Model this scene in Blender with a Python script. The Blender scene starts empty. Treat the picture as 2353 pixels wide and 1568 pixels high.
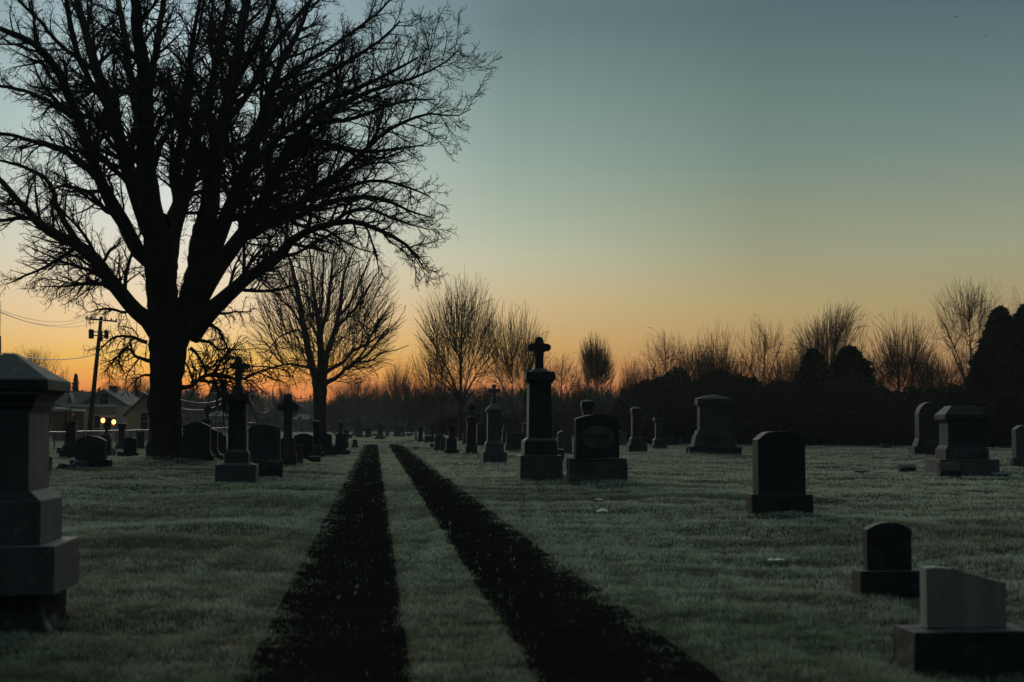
Q_GRASS = 1.0
Q_TWIG = 1.0
import bpy, bmesh, math, random
import numpy as np
from mathutils import Vector, Matrix

SC = bpy.context.scene
COL = SC.collection

# ------------------------------------------------------------------ camera
CAM_H = 1.6
F_PX = 3268.0                      # 50 mm lens on a 36 mm sensor, in pixels of a 2353 px wide frame
PITCH = math.atan(191.0 / F_PX)    # a slight upward tilt puts the horizon below the middle
cam_data = bpy.data.cameras.new("camera")
cam_data.lens = 50.0
cam_data.sensor_width = 36.0
cam_data.clip_start = 0.1
cam_data.clip_end = 6000.0
cam_data.dof.use_dof = True
cam_data.dof.focus_distance = 62.0
cam_data.dof.aperture_fstop = 2.4
cam = bpy.data.objects.new("camera", cam_data)
cam.location = (0, 0, CAM_H)
cam.rotation_euler = (math.pi / 2 + PITCH, 0, 0)
COL.objects.link(cam)
SC.camera = cam

# ------------------------------------------------------------------ exposure
SC.view_settings.view_transform = 'Standard'
SC.view_settings.look = 'None'
SC.view_settings.exposure = 0.0
SC.view_settings.gamma = 1.0
SC.view_settings.use_curve_mapping = False
SC.cycles.use_denoising = True
SC.cycles.max_bounces = 6
SC.cycles.diffuse_bounces = 3
SC.cycles.volume_bounces = 0
SC.cycles.transparent_max_bounces = 8

# ------------------------------------------------------------------ dawn sky
SUN_AZ = math.radians(-13.5)       # the glow is left of the view axis, the sun just below the horizon


def lin(c):
    out = []
    for v in c:
        v = v / 255.0
        out.append(v / 12.92 if v <= 0.04045 else ((v + 0.055) / 1.055) ** 2.4)
    return (out[0], out[1], out[2], 1.0)


world = bpy.data.worlds.new("World")
SC.world = world
world.use_nodes = True
wt = world.node_tree
wt.nodes.clear()


def wn(kind, **kw):
    n = wt.nodes.new(kind)
    for k, v in kw.items():
        setattr(n, k, v)
    return n


def wmath(op, a, b=None, c=None, clamp=False):
    n = wn('ShaderNodeMath', operation=op)
    n.use_clamp = clamp
    for i, v in enumerate((a, b, c)):
        if v is None:
            continue
        if isinstance(v, (int, float)):
            n.inputs[i].default_value = v
        else:
            wt.links.new(v, n.inputs[i])
    return n.outputs[0]


tc = wn('ShaderNodeTexCoord')
sep = wn('ShaderNodeSeparateXYZ')
wt.links.new(tc.outputs['Generated'], sep.inputs[0])
zpos = wmath('MAXIMUM', sep.outputs['Z'], 0.0)
elev = wmath('SQRT', zpos)
hx = wmath('MULTIPLY', sep.outputs['X'], math.sin(SUN_AZ))
hy = wmath('MULTIPLY', sep.outputs['Y'], math.cos(SUN_AZ))
hlen = wmath('SQRT', wmath('MAXIMUM', wmath('SUBTRACT', 1.0, wmath('MULTIPLY', sep.outputs['Z'], sep.outputs['Z'])), 1e-6))
cosaz = wmath('DIVIDE', wmath('ADD', hx, hy), hlen)
azdeg = wmath('MULTIPLY', wmath('ARCCOSINE', wmath('MINIMUM', wmath('MAXIMUM', cosaz, -1.0), 1.0)), 180.0 / math.pi)

ZEN = (142, 162, 158)  # overhead sky, out of view, brightened to light the grass
SKY = [
    (0.0, [(0, (206, 90, 58)), (.0235, (238, 138, 64)), (.0345, (250, 174, 74)), (.046, (253, 198, 94)), (.076, (249, 217, 170)),
           (.114, (234, 224, 204)), (.14, (224, 225, 214)), (.188, (205, 219, 216)), (.238, (186, 206, 209)), (.286, (166, 190, 199)),
           (.5, (122, 148, 156)), (1, ZEN)]),
    (13.5, [(0, (184, 92, 66)), (.0235, (202, 124, 76)), (.04, (206, 146, 82)), (.058, (210, 170, 105)), (.083, (208, 183, 138)),
            (.1, (201, 190, 154)), (.118, (191, 191, 163)), (.14, (173, 184, 163)), (.197, (139, 161, 153)), (.279, (102, 126, 129)),
            (.5, (108, 134, 142)), (1, ZEN)]),
    (23.5, [(0, (160, 90, 66)), (.0235, (180, 113, 74)), (.046, (187, 141, 89)), (.083, (178, 160, 112)), (.118, (157, 157, 127)),
            (.188, (117, 139, 129)), (.279, (85, 110, 113)), (.5, (100, 126, 134)), (1, ZEN)]),
    (34.0, [(0, (146, 94, 72)), (.0235, (164, 110, 78)), (.046, (171, 132, 88)), (.083, (167, 150, 109)), (.091, (164, 152, 114)),
            (.119, (156, 158, 130)), (.199, (113, 134, 130)), (.284, (78, 103, 110)), (.5, (94, 120, 128)), (1, ZEN)]),
    (90.0, [(0, (40, 40, 40)), (.1, (44, 48, 50)), (.3, (46, 60, 66)), (.5, (58, 76, 84)), (.8, (90, 108, 112)), (1, ZEN)]),
    (180.0, [(0, (14, 17, 22)), (.1, (16, 20, 26)), (.3, (20, 28, 36)), (.5, (28, 40, 48)), (.8, (60, 78, 86)), (1, ZEN)]),
]
prev = None
prev_deg = None
for deg, stops in SKY:
    cr = wn('ShaderNodeValToRGB')
    els = cr.color_ramp.elements
    while len(els) > 1:
        els.remove(els[0])
    els[0].position = 0.0
    els[0].color = lin(stops[0][1])
    for z, c in stops[1:]:
        e = els.new(math.sqrt(z))
        e.color = lin(c)
    for e in els:          # the air near the ground takes some of the low light away again
        k = 1 + .16 * max(0.0, 1 - e.position / .3) if deg < 60 else 1.0
        e.color = tuple(v * k for v in e.color[:3]) + (1,)
    wt.links.new(elev, cr.inputs[0])
    if prev is None:
        prev = cr.outputs[0]
    else:
        mr = wn('ShaderNodeMapRange')
        mr.inputs['From Min'].default_value = prev_deg
        mr.inputs['From Max'].default_value = deg
        wt.links.new(azdeg, mr.inputs['Value'])
        mx = wn('ShaderNodeMix', data_type='RGBA')
        wt.links.new(mr.outputs[0], mx.inputs[0])
        wt.links.new(prev, mx.inputs[6])
        wt.links.new(cr.outputs[0], mx.inputs[7])
        prev = mx.outputs[2]
    prev_deg = deg
# the physical sky with the sun at the horizon adds a breath of its own on top of the dawn colour ramps
nishita = wn('ShaderNodeTexSky', sky_type='NISHITA')
nishita.sun_disc = False
nishita.sun_elevation = math.radians(0.0)
nishita.sun_rotation = SUN_AZ
bg1 = wn('ShaderNodeBackground')
bg1.inputs['Strength'].default_value = 1.0
wt.links.new(prev, bg1.inputs['Color'])
bg2 = wn('ShaderNodeBackground')
bg2.inputs['Strength'].default_value = 0.002
wt.links.new(nishita.outputs[0], bg2.inputs['Color'])
addw = wn('ShaderNodeAddShader')
wt.links.new(bg1.outputs[0], addw.inputs[0])
wt.links.new(bg2.outputs[0], addw.inputs[1])
wout = wn('ShaderNodeOutputWorld')
wt.links.new(addw.outputs[0], wout.inputs['Surface'])

# the dawn glow itself: the sun is still under the horizon, so its light comes as one broad soft low source
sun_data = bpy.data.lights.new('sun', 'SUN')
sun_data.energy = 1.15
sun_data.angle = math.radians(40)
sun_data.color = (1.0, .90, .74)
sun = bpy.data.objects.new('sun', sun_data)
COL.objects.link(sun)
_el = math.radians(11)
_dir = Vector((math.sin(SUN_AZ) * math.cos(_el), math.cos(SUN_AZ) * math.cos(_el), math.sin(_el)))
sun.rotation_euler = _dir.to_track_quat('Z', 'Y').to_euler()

# ------------------------------------------------------------------ placing helpers
CX, CY = 1176.5, 784.0
COSP, SINP = math.cos(PITCH), math.sin(PITCH)


def ray(px, py):
    vx, vz = (px - CX) / F_PX, (CY - py) / F_PX
    return (vx, COSP - SINP * vz, SINP + COSP * vz)


def ground_at(px, py):
    r = ray(px, py)
    t = -CAM_H / r[2]
    return Vector((r[0] * t, r[1] * t, 0.0))


def at(px, py, dist):
    r = ray(px, py)
    t = dist / r[1]
    return Vector((r[0] * t, dist, CAM_H + r[2] * t))


def m_per_px(x, y, z=0.0):
    return (y * COSP + (z - CAM_H) * SINP) / F_PX


ROAD_K = -0.0963                  # the drive and the rows of graves run towards the left of the view axis
ROAD_YAW = math.atan(-ROAD_K)     # objects square to the drive turn by this angle


def road_x(y):
    return 0.66 + ROAD_K * y


# ------------------------------------------------------------------ object helpers
def link(o, parent=None):
    COL.objects.link(o)
    if parent is not None:
        o.parent = parent
    return o


def tag(o, label=None, cat=None, group=None, kind=None):
    if label:
        o['label'] = label
    if cat:
        o['category'] = cat
    if group:
        o['group'] = group
    if kind:
        o['kind'] = kind
    return o


def empty(name, loc=(0, 0, 0), rz=0.0, label=None, cat=None, group=None):
    o = bpy.data.objects.new(name, None)
    o.location = loc
    o.rotation_euler = (0, 0, rz)
    o.empty_display_size = 0.2
    link(o)
    return tag(o, label, cat, group)


def np_mesh(name, verts, face_sets, mats, smooth=False):
    """mesh from a vertex array and a list of (n_faces, corners) index arrays"""
    me = bpy.data.meshes.new(name)
    verts = np.ascontiguousarray(verts, dtype=np.float32)
    me.vertices.add(len(verts))
    me.vertices.foreach_set('co', verts.ravel())
    loops = np.concatenate([f.ravel() for f in face_sets]).astype(np.int32)
    starts = []
    off = 0
    for f in face_sets:
        n, k = f.shape
        starts.append(off + np.arange(n, dtype=np.int32) * k)
        off += n * k
    starts = np.concatenate(starts)
    me.loops.add(len(loops))
    me.loops.foreach_set('vertex_index', loops)
    me.polygons.add(len(starts))
    me.polygons.foreach_set('loop_start', starts)
    if smooth:
        me.polygons.foreach_set('use_smooth', np.ones(len(starts), dtype=bool))
    for m in (mats if isinstance(mats, (list, tuple)) else [mats]):
        me.materials.append(m)
    me.update(calc_edges=True)
    return me


def obj_from_mesh(name, me, parent=None):
    return link(bpy.data.objects.new(name, me), parent)


def bm_obj(name, bm, mat, parent=None, smooth=False, angle=None):
    me = bpy.data.meshes.new(name)
    bm.normal_update()
    bm.to_mesh(me)
    bm.free()
    me.materials.append(mat)
    if smooth:
        for p in me.polygons:
            p.use_smooth = True
    return obj_from_mesh(name, me, parent)


def copy_tree(o, parent=None):
    c = o.copy()
    COL.objects.link(c)
    c.parent = parent
    for ch in list(o.children):
        copy_tree(ch, c)
    return c


# ------------------------------------------------------------------ materials
def mat_new(name):
    m = bpy.data.materials.new(name)
    m.use_nodes = True
    nt = m.node_tree
    b = nt.nodes['Principled BSDF']
    return m, nt, b


def nd(nt, kind, **kw):
    n = nt.nodes.new(kind)
    for k, v in kw.items():
        setattr(n, k, v)
    return n


def mix_rgb(nt, fac, a, b, blend='MIX'):
    n = nd(nt, 'ShaderNodeMix', data_type='RGBA', blend_type=blend)
    for sock, v in ((n.inputs[0], fac), (n.inputs[6], a), (n.inputs[7], b)):
        if isinstance(v, (int, float)):
            sock.default_value = v
        elif isinstance(v, tuple):
            sock.default_value = v if len(v) == 4 else v + (1.0,)
        else:
            nt.links.new(v, sock)
    return n.outputs[2]


def ramp(nt, src, stops):
    cr = nd(nt, 'ShaderNodeValToRGB')
    els = cr.color_ramp.elements
    els[0].position, els[0].color = stops[0][0], (stops[0][1],) * 3 + (1,)
    els[1].position, els[1].color = stops[1][0], (stops[1][1],) * 3 + (1,)
    for p, v in stops[2:]:
        e = els.new(p)
        e.color = (v,) * 3 + (1,)
    nt.links.new(src, cr.inputs[0])
    return cr.outputs[0]


def noise(nt, vec, scale, detail=4.0, rough=0.6):
    n = nd(nt, 'ShaderNodeTexNoise')
    n.inputs['Scale'].default_value = scale
    n.inputs['Detail'].default_value = detail
    n.inputs['Roughness'].default_value = rough
    nt.links.new(vec, n.inputs['Vector'])
    return n.outputs['Fac']


def stone(name, base, stain, grain=60.0, rough=0.7, lichen=0.2, frost=0.14, bump=0.3):
    m, nt, b = mat_new(name)
    geo = nd(nt, 'ShaderNodeTexCoord')
    g2 = nd(nt, 'ShaderNodeNewGeometry')
    vec = geo.outputs['Object']
    info = nd(nt, 'ShaderNodeObjectInfo')
    addv = nd(nt, 'ShaderNodeVectorMath', operation='ADD')
    nt.links.new(vec, addv.inputs[0])
    sc = nd(nt, 'ShaderNodeVectorMath', operation='SCALE')
    sc.inputs[0].default_value = (31.0, 17.0, 53.0)
    nt.links.new(info.outputs['Random'], sc.inputs['Scale'])
    nt.links.new(sc.outputs[0], addv.inputs[1])
    v = addv.outputs[0]
    big = ramp(nt, noise(nt, v, 1.7, 6, .65), [(.36, 0.0), (.68, 1.0)])
    fine = ramp(nt, noise(nt, v, grain, 3, .7), [(.3, 0.0), (.7, 1.0)])
    spot = ramp(nt, noise(nt, v, 5.5, 5, .7), [(.56, 0.0), (.66, 1.0)])
    # streaks run down the faces
    mp = nd(nt, 'ShaderNodeMapping')
    mp.inputs['Scale'].default_value = (9.0, 9.0, 0.9)
    nt.links.new(v, mp.inputs[0])
    streak = ramp(nt, noise(nt, mp.outputs[0], 1.0, 4, .6), [(.42, 0.0), (.7, 1.0)])
    c = mix_rgb(nt, big, base, stain)
    c2 = mix_rgb(nt, fine, tuple(x * .72 for x in base[:3]), tuple(min(1, x * 1.25) for x in base[:3]))
    c = mix_rgb(nt, .45, c, c2)
    mul = nd(nt, 'ShaderNodeMath', operation='MULTIPLY')
    nt.links.new(streak, mul.inputs[0])
    mul.inputs[1].default_value = .55
    c = mix_rgb(nt, mul.outputs[0], c, stain)
    mul2 = nd(nt, 'ShaderNodeMath', operation='MULTIPLY')
    nt.links.new(spot, mul2.inputs[0])
    mul2.inputs[1].default_value = lichen
    c = mix_rgb(nt, mul2.outputs[0], c, (.34, .35, .28))
    # hoar frost lies on what faces up
    sepn = nd(nt, 'ShaderNodeSeparateXYZ')
    nt.links.new(g2.outputs['Normal'], sepn.inputs[0])
    up = ramp(nt, sepn.outputs['Z'], [(.55, 0.0), (.9, 1.0)])
    fm = nd(nt, 'ShaderNodeMath', operation='MULTIPLY')
    nt.links.new(up, fm.inputs[0])
    fr = ramp(nt, noise(nt, v, 9.0, 5, .7), [(.3, .25 * frost), (.65, frost)])
    nt.links.new(fr, fm.inputs[1])
    c = mix_rgb(nt, fm.outputs[0], c, (.5, .54, .55))
    nt.links.new(c, b.inputs['Base Color'])
    b.inputs['Roughness'].default_value = rough
    b.inputs['Specular IOR Level'].default_value = .35
    bp = nd(nt, 'ShaderNodeBump')
    bp.inputs['Strength'].default_value = bump
    bp.inputs['Distance'].default_value = .01
    nt.links.new(noise(nt, v, 22.0, 6, .7), bp.inputs['Height'])
    nt.links.new(bp.outputs[0], b.inputs['Normal'])
    return m


def plain(name, col, rough=.6, var=.25, scale=3.0, metal=0.0, spec=.4):
    m, nt, b = mat_new(name)
    t = nd(nt, 'ShaderNodeTexCoord')
    n = ramp(nt, noise(nt, t.outputs['Object'], scale, 5, .65), [(.3, 0.0), (.7, 1.0)])
    c = mix_rgb(nt, n, tuple(x * (1 - var) for x in col), tuple(min(1, x * (1 + var)) for x in col))
    nt.links.new(c, b.inputs['Base Color'])
    b.inputs['Roughness'].default_value = rough
    b.inputs['Metallic'].default_value = metal
    b.inputs['Specular IOR Level'].default_value = spec
    return m


M = {}
M['granite'] = stone('grey_granite', (.135, .14, .15), (.048, .05, .052))
M['granite_dark'] = stone('dark_granite', (.05, .053, .056), (.02, .021, .022), lichen=.12)
M['granite_blue'] = stone('blue_granite', (.065, .08, .095), (.03, .035, .04), lichen=.12)
M['sandstone'] = stone('brown_sandstone', (.12, .10, .085), (.045, .04, .035), grain=35, lichen=.2)
M['marble'] = stone('weathered_marble', (.46, .43, .38), (.16, .15, .13), lichen=.1, grain=90)
M['red_granite'] = stone('red_granite', (.14, .085, .075), (.05, .038, .035), lichen=.1)
M['rock'] = stone('rough_rock', (.09, .085, .085), (.03, .03, .03), grain=25, bump=.7)
M['granite_frosted'] = stone('frosted_granite', (.13, .15, .17), (.06, .07, .075), lichen=.1, frost=.85)
M['letter_pale'] = plain('frosted_letters', (.16, .17, .18), .8, .2, 20)
M['letter_dark'] = plain('dark_letters', (.02, .021, .022), .8, .2, 20)  # one plain dark tone for the raised lettering


def bark(name, a, b_):
    m, nt, b = mat_new(name)
    t = nd(nt, 'ShaderNodeTexCoord')
    mp = nd(nt, 'ShaderNodeMapping')
    mp.inputs['Scale'].default_value = (6.0, 6.0, 1.2)
    nt.links.new(t.outputs['Object'], mp.inputs[0])
    n = noise(nt, mp.outputs[0], 2.0, 6, .7)
    c = mix_rgb(nt, ramp(nt, n, [(.35, 0.0), (.68, 1.0)]), a, b_)
    nt.links.new(c, b.inputs['Base Color'])
    b.inputs['Roughness'].default_value = .9
    b.inputs['Specular IOR Level'].default_value = .15
    bp = nd(nt, 'ShaderNodeBump')
    bp.inputs['Strength'].default_value = .8
    bp.inputs['Distance'].default_value = .04
    nt.links.new(n, bp.inputs['Height'])
    nt.links.new(bp.outputs[0], b.inputs['Normal'])
    return m


M['bark'] = bark('dark_bark', (.035, .030, .025), (.075, .066, .056))
M['twig'] = plain('bare_twigs', (.045, .038, .032), .85, .2, 2, spec=.2)
M['needles'] = plain('evergreen_needles', (.022, .034, .020), .8, .4, 6, spec=.2)
M['dark_leaf'] = plain('dark_shrub_leaves', (.024, .030, .018), .8, .4, 6, spec=.2)
M['metal'] = plain('galvanised_metal', (.35, .36, .37), .45, .15, 10, metal=.7)
M['dark_metal'] = plain('dark_metal', (.05, .05, .055), .5, .2, 10, metal=.3)
M['wood_pole'] = bark('creosoted_wood', (.04, .032, .026), (.07, .058, .046))
M['wire'] = plain('wire', (.10, .10, .10), .4, .1, 5, metal=.5)
# ================================================================== ground, drive, grass
RNG = np.random.default_rng(7)
_k = RNG.normal(size=(22, 2))
_wl = np.concatenate([RNG.uniform(1.2, 3.0, 10), RNG.uniform(3.5, 12.0, 12)])
_k = _k / np.linalg.norm(_k, axis=1, keepdims=True) * (2 * np.pi / _wl)[:, None]
_ph = RNG.uniform(0, 6.28, 22)
_amp = np.concatenate([np.full(10, .0095), np.full(12, .016)])


def rut_edges(y):
    """the four ragged edges of the two wheel ruts, from left to right, at distance y"""
    c = road_x(y)
    w = (.06 * np.sin(y * 1.3 + .4) + .05 * np.sin(y * 3.1 + 1.0) + .035 * np.sin(y * 7.3 + 2.0))
    w2 = (.05 * np.sin(y * 1.7 + 2.4) + .05 * np.sin(y * 3.7 + .3) + .035 * np.sin(y * 8.1 + 4.0))
    w3 = (.025 * np.sin(y * 2.1 + 5.0) + .02 * np.sin(y * 5.3 + 1.3))
    return c - 1.20 + w, c - .50 + w3, c + .44 - w3 * .8, c + 1.20 + w2


FORK_Y = 113.0


def in_rut(x, y):
    a, b, c, d = rut_edges(y)
    fade = y < FORK_Y
    return fade & (((x > a) & (x < b)) | ((x > c) & (x < d)))


def fork_dist(x, y):
    """distance from the faint wheel tracks that cross beyond the end of the drive"""
    dmin = np.full(np.shape(x), 1e9)
    for (x0, y0, x1, y1) in FORK_SEGS:
        dx, dy = x1 - x0, y1 - y0
        t = np.clip(((x - x0) * dx + (y - y0) * dy) / (dx * dx + dy * dy), 0, 1)
        dmin = np.minimum(dmin, np.hypot(x - x0 - t * dx, y - y0 - t * dy))
    return dmin


_fp = [ground_at(808, 1013.5), ground_at(868, 1019.5), ground_at(955, 1010.0), ground_at(1000, 1006.5)]
_fq = [ground_at(905, 1020.5), ground_at(960, 1012.5), ground_at(1002, 1008.0)]
FORK_SEGS = [(a.x, a.y, b.x, b.y) for a, b in zip(_fp[:-1], _fp[1:])] + [(a.x, a.y, b.x, b.y) for a, b in zip(_fq[:-1], _fq[1:])]


def ground_h(x, y):
    x = np.asarray(x, float)
    y = np.asarray(y, float)
    h = np.zeros(np.broadcast(x, y).shape)
    for (kx, ky), p, a in zip(_k, _ph, _amp):
        h = h + a * np.sin(kx * x + ky * y + p)
    d = np.abs(x - road_x(y))
    flat = np.clip((d - 1.0) / 1.6, 0, 1)
    flat = flat * flat * (3 - 2 * flat)
    h = h * (.12 + .88 * flat)
    # the ruts are worn a little below the lawn
    cc = road_x(y)
    def dip(m):
        u = np.clip(1.3 - np.abs(x - cc - m) / .55, 0, 1)
        return u * u * (3 - 2 * u)
    h = h - .03 * np.maximum(dip(-.93), dip(.90)) * np.clip((FORK_Y + 4 - y) / 8, 0, 1)
    # the roots of the great tree lift a low mound
    h = h + .22 * np.exp(-(((x - TREE_X) / 3.2) ** 2 + ((y - TREE_Y) / 3.2) ** 2))
    # the lawn flattens out in the distance
    return h * np.clip((160 - y) / 60.0, 0, 1)


_t = ground_at(381, 1066)
TREE_X, TREE_Y = _t.x, _t.y


def grass_col(x, y):
    """base colours of the turf: green, frosted grey-green and withered brown patches"""
    def fbm(s, ph):
        v = np.zeros(np.shape(x))
        for i in range(5):
            f = s * (1.9 ** i)
            v += np.sin(x * f + ph * (i + 1) + 1.7 * np.sin(y * f * .8 + ph * 2.3 + i)) * np.sin(y * f * 1.1 + ph * 3.1 * (i + 1) + 1.3 * np.sin(x * f * .7 + i * 2.1)) / (1.5 ** i)
        return v
    fr = np.clip(.78 + .34 * fbm(.33, 1.7), .15, 1.1)
    br = np.clip(.05 + .6 * fbm(.45, 4.1), 0, 1)
    gr = np.clip(.2 + .8 * fbm(.27, 7.7), 0, 1)
    return fr, br, gr


def turf_material(name, blades):
    m, nt, b = mat_new(name)
    if blades:
        a = nd(nt, 'ShaderNodeAttribute')
        a.attribute_name = 'turf'
        nt.links.new(a.outputs['Color'], b.inputs['Base Color'])
        b.inputs['Roughness'].default_value = .55
        b.inputs['Specular IOR Level'].default_value = .35
        tr = nd(nt, 'ShaderNodeBsdfTranslucent')
        nt.links.new(a.outputs['Color'], tr.inputs['Color'])
        mx = nd(nt, 'ShaderNodeMixShader')
        mx.inputs[0].default_value = .5
        nt.links.new(b.outputs[0], mx.inputs[1])
        nt.links.new(tr.outputs[0], mx.inputs[2])
        nt.links.new(mx.outputs[0], nt.nodes['Material Output'].inputs['Surface'])
        return m
    t = nd(nt, 'ShaderNodeTexCoord')
    v = t.outputs['Object']
    n1 = ramp(nt, noise(nt, v, .35, 5, .6), [(.35, 0.0), (.65, 1.0)])
    n2 = ramp(nt, noise(nt, v, 1.4, 6, .7), [(.38, 0.0), (.66, 1.0)])
    n3 = ramp(nt, noise(nt, v, 14.0, 6, .75), [(.3, 0.0), (.7, 1.0)])
    c = mix_rgb(nt, n1, (.018, .026, .012), (.028, .032, .022))
    c = mix_rgb(nt, n2, c, (.020, .018, .013))
    c = mix_rgb(nt, n3, c, (.010, .012, .008))
    nt.links.new(c, b.inputs['Base Color'])
    b.inputs['Roughness'].default_value = .85
    b.inputs['Specular IOR Level'].default_value = .2
    bp = nd(nt, 'ShaderNodeBump')
    bp.inputs['Strength'].default_value = .7
    bp.inputs['Distance'].default_value = .05
    nt.links.new(noise(nt, v, 9.0, 6, .8), bp.inputs['Height'])
    nt.links.new(bp.outputs[0], b.inputs['Normal'])
    return m


M['turf'] = turf_material('turf', False)
M['blades'] = turf_material('grass_blades', True)


def grid_sheet(name, xs, ys, mat, zoff=0.0):
    X, Y = np.meshgrid(xs, ys)
    Z = ground_h(X, Y) + zoff
    V = np.stack([X, Y, Z], -1).reshape(-1, 3)
    nx, ny = len(xs), len(ys)
    i = np.arange(nx * ny).reshape(ny, nx)
    Fq = np.stack([i[:-1, :-1], i[:-1, 1:], i[1:, 1:], i[1:, :-1]], -1).reshape(-1, 4)
    return obj_from_mesh(name, np_mesh(name, V, [Fq], mat, smooth=True))


def spread(near, step, far, grow):
    out = [0.0]
    s = step
    while out[-1] < far:
        if out[-1] > near:
            s *= grow
        out.append(out[-1] + s)
    return np.array(out)


_xs = spread(14, .22, 1500, 1.13)
_ys = spread(62, .25, 1800, 1.1)
ground = grid_sheet('ground', np.concatenate([-_xs[:0:-1], _xs]), np.concatenate([-spread(2, .5, 60, 1.3)[:0:-1], _ys]), M['turf'])
tag(ground, 'frosty lawn of the cemetery reaching to the tree line', 'ground', kind='structure')


def dirt_material():
    m, nt, b = mat_new('worn_dirt')
    t = nd(nt, 'ShaderNodeTexCoord')
    v = t.outputs['Object']
    n1 = ramp(nt, noise(nt, v, 1.1, 6, .65), [(.35, 0.0), (.65, 1.0)])
    n2 = ramp(nt, noise(nt, v, 26.0, 5, .75), [(.35, 0.0), (.68, 1.0)])
    c = mix_rgb(nt, n1, (.013, .0125, .012), (.026, .0235, .0215))
    c = mix_rgb(nt, n2, c, (.010, .0095, .009))
    st = ramp(nt, noise(nt, v, 48.0, 2, .5), [(.70, 0.0), (.76, .45)])
    c = mix_rgb(nt, st, c, (.045, .043, .04))
    nt.links.new(c, b.inputs['Base Color'])
    b.inputs['Roughness'].default_value = .85
    b.inputs['Specular IOR Level'].default_value = 0.0
    bp = nd(nt, 'ShaderNodeBump')
    bp.inputs['Strength'].default_value = .9
    bp.inputs['Distance'].default_value = .03
    nt.links.new(noise(nt, v, 18.0, 6, .8), bp.inputs['Height'])
    nt.links.new(bp.outputs[0], b.inputs['Normal'])
    return m


M['dirt'] = dirt_material()


def rut_sheet(name, side, label):
    ys = np.concatenate([np.arange(2.0, 40.0, .16), np.arange(40.0, FORK_Y, .5)])
    e = rut_edges(ys)
    l, r = (e[0], e[1]) if side == 'l' else (e[2], e[3])
    # pinch out at the fork
    w = np.clip((FORK_Y - ys) / 4.0, .15, 1)
    c = road_x(ys)
    l, r = (c - 1.48, c - .42) if side == 'l' else (c + .36, c + 1.48)   # bare soil reaches under the thin turf at the edges
    mid = (l + r) / 2
    l, r = mid + (l - mid) * w, mid + (r - mid) * w
    n = 14
    t = np.linspace(0, 1, n)
    X = l[:, None] * (1 - t) + r[:, None] * t
    Y = np.repeat(ys[:, None], n, 1)
    Z = ground_h(X, Y) + .022
    V = np.stack([X, Y, Z], -1).reshape(-1, 3)
    i = np.arange(len(ys) * n).reshape(len(ys), n)
    Fq = np.stack([i[:-1, :-1], i[:-1, 1:], i[1:, 1:], i[1:, :-1]], -1).reshape(-1, 4)
    return tag(obj_from_mesh(name, np_mesh(name, V, [Fq], M['dirt'], smooth=True)), label, 'track', kind='structure')


rut_sheet('track', 'l', 'dark dirt wheel rut on the left of the drive')
rut_sheet('track', 'r', 'dark dirt wheel rut on the right of the drive')


def path_strip(name, pts, w, mat, label, z=.012):
    P = [Vector(p) for p in pts]
    V = []
    dense = []
    for a, b_ in zip(P[:-1], P[1:]):
        k = max(2, int((b_ - a).length / 1.0))
        dense += [a.lerp(b_, i / k) for i in range(k)]
    dense.append(P[-1])
    for i, p in enumerate(dense):
        t = (dense[min(i + 1, len(dense) - 1)] - dense[max(i - 1, 0)]).normalized()
        nrm = Vector((-t.y, t.x, 0))
        ww = w * (.8 + .3 * math.sin(i * 1.7))
        for s in (-.5, .5):
            q = p + nrm * ww * s
            V.append((q.x, q.y, float(ground_h(q.x, q.y)) + z))
    n = len(dense)
    Fq = np.array([[2 * i, 2 * i + 1, 2 * i + 3, 2 * i + 2] for i in range(n - 1)])
    return tag(obj_from_mesh(name, np_mesh(name, np.array(V), [Fq], mat)), label, 'track', kind='structure')


path_strip('track', _fp, .75, M['dirt'], 'faint near wheel track crossing beyond the drive')
path_strip('track', _fq, .7, M['dirt'], 'faint far wheel track curving right from the drive', z=.02)

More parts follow.
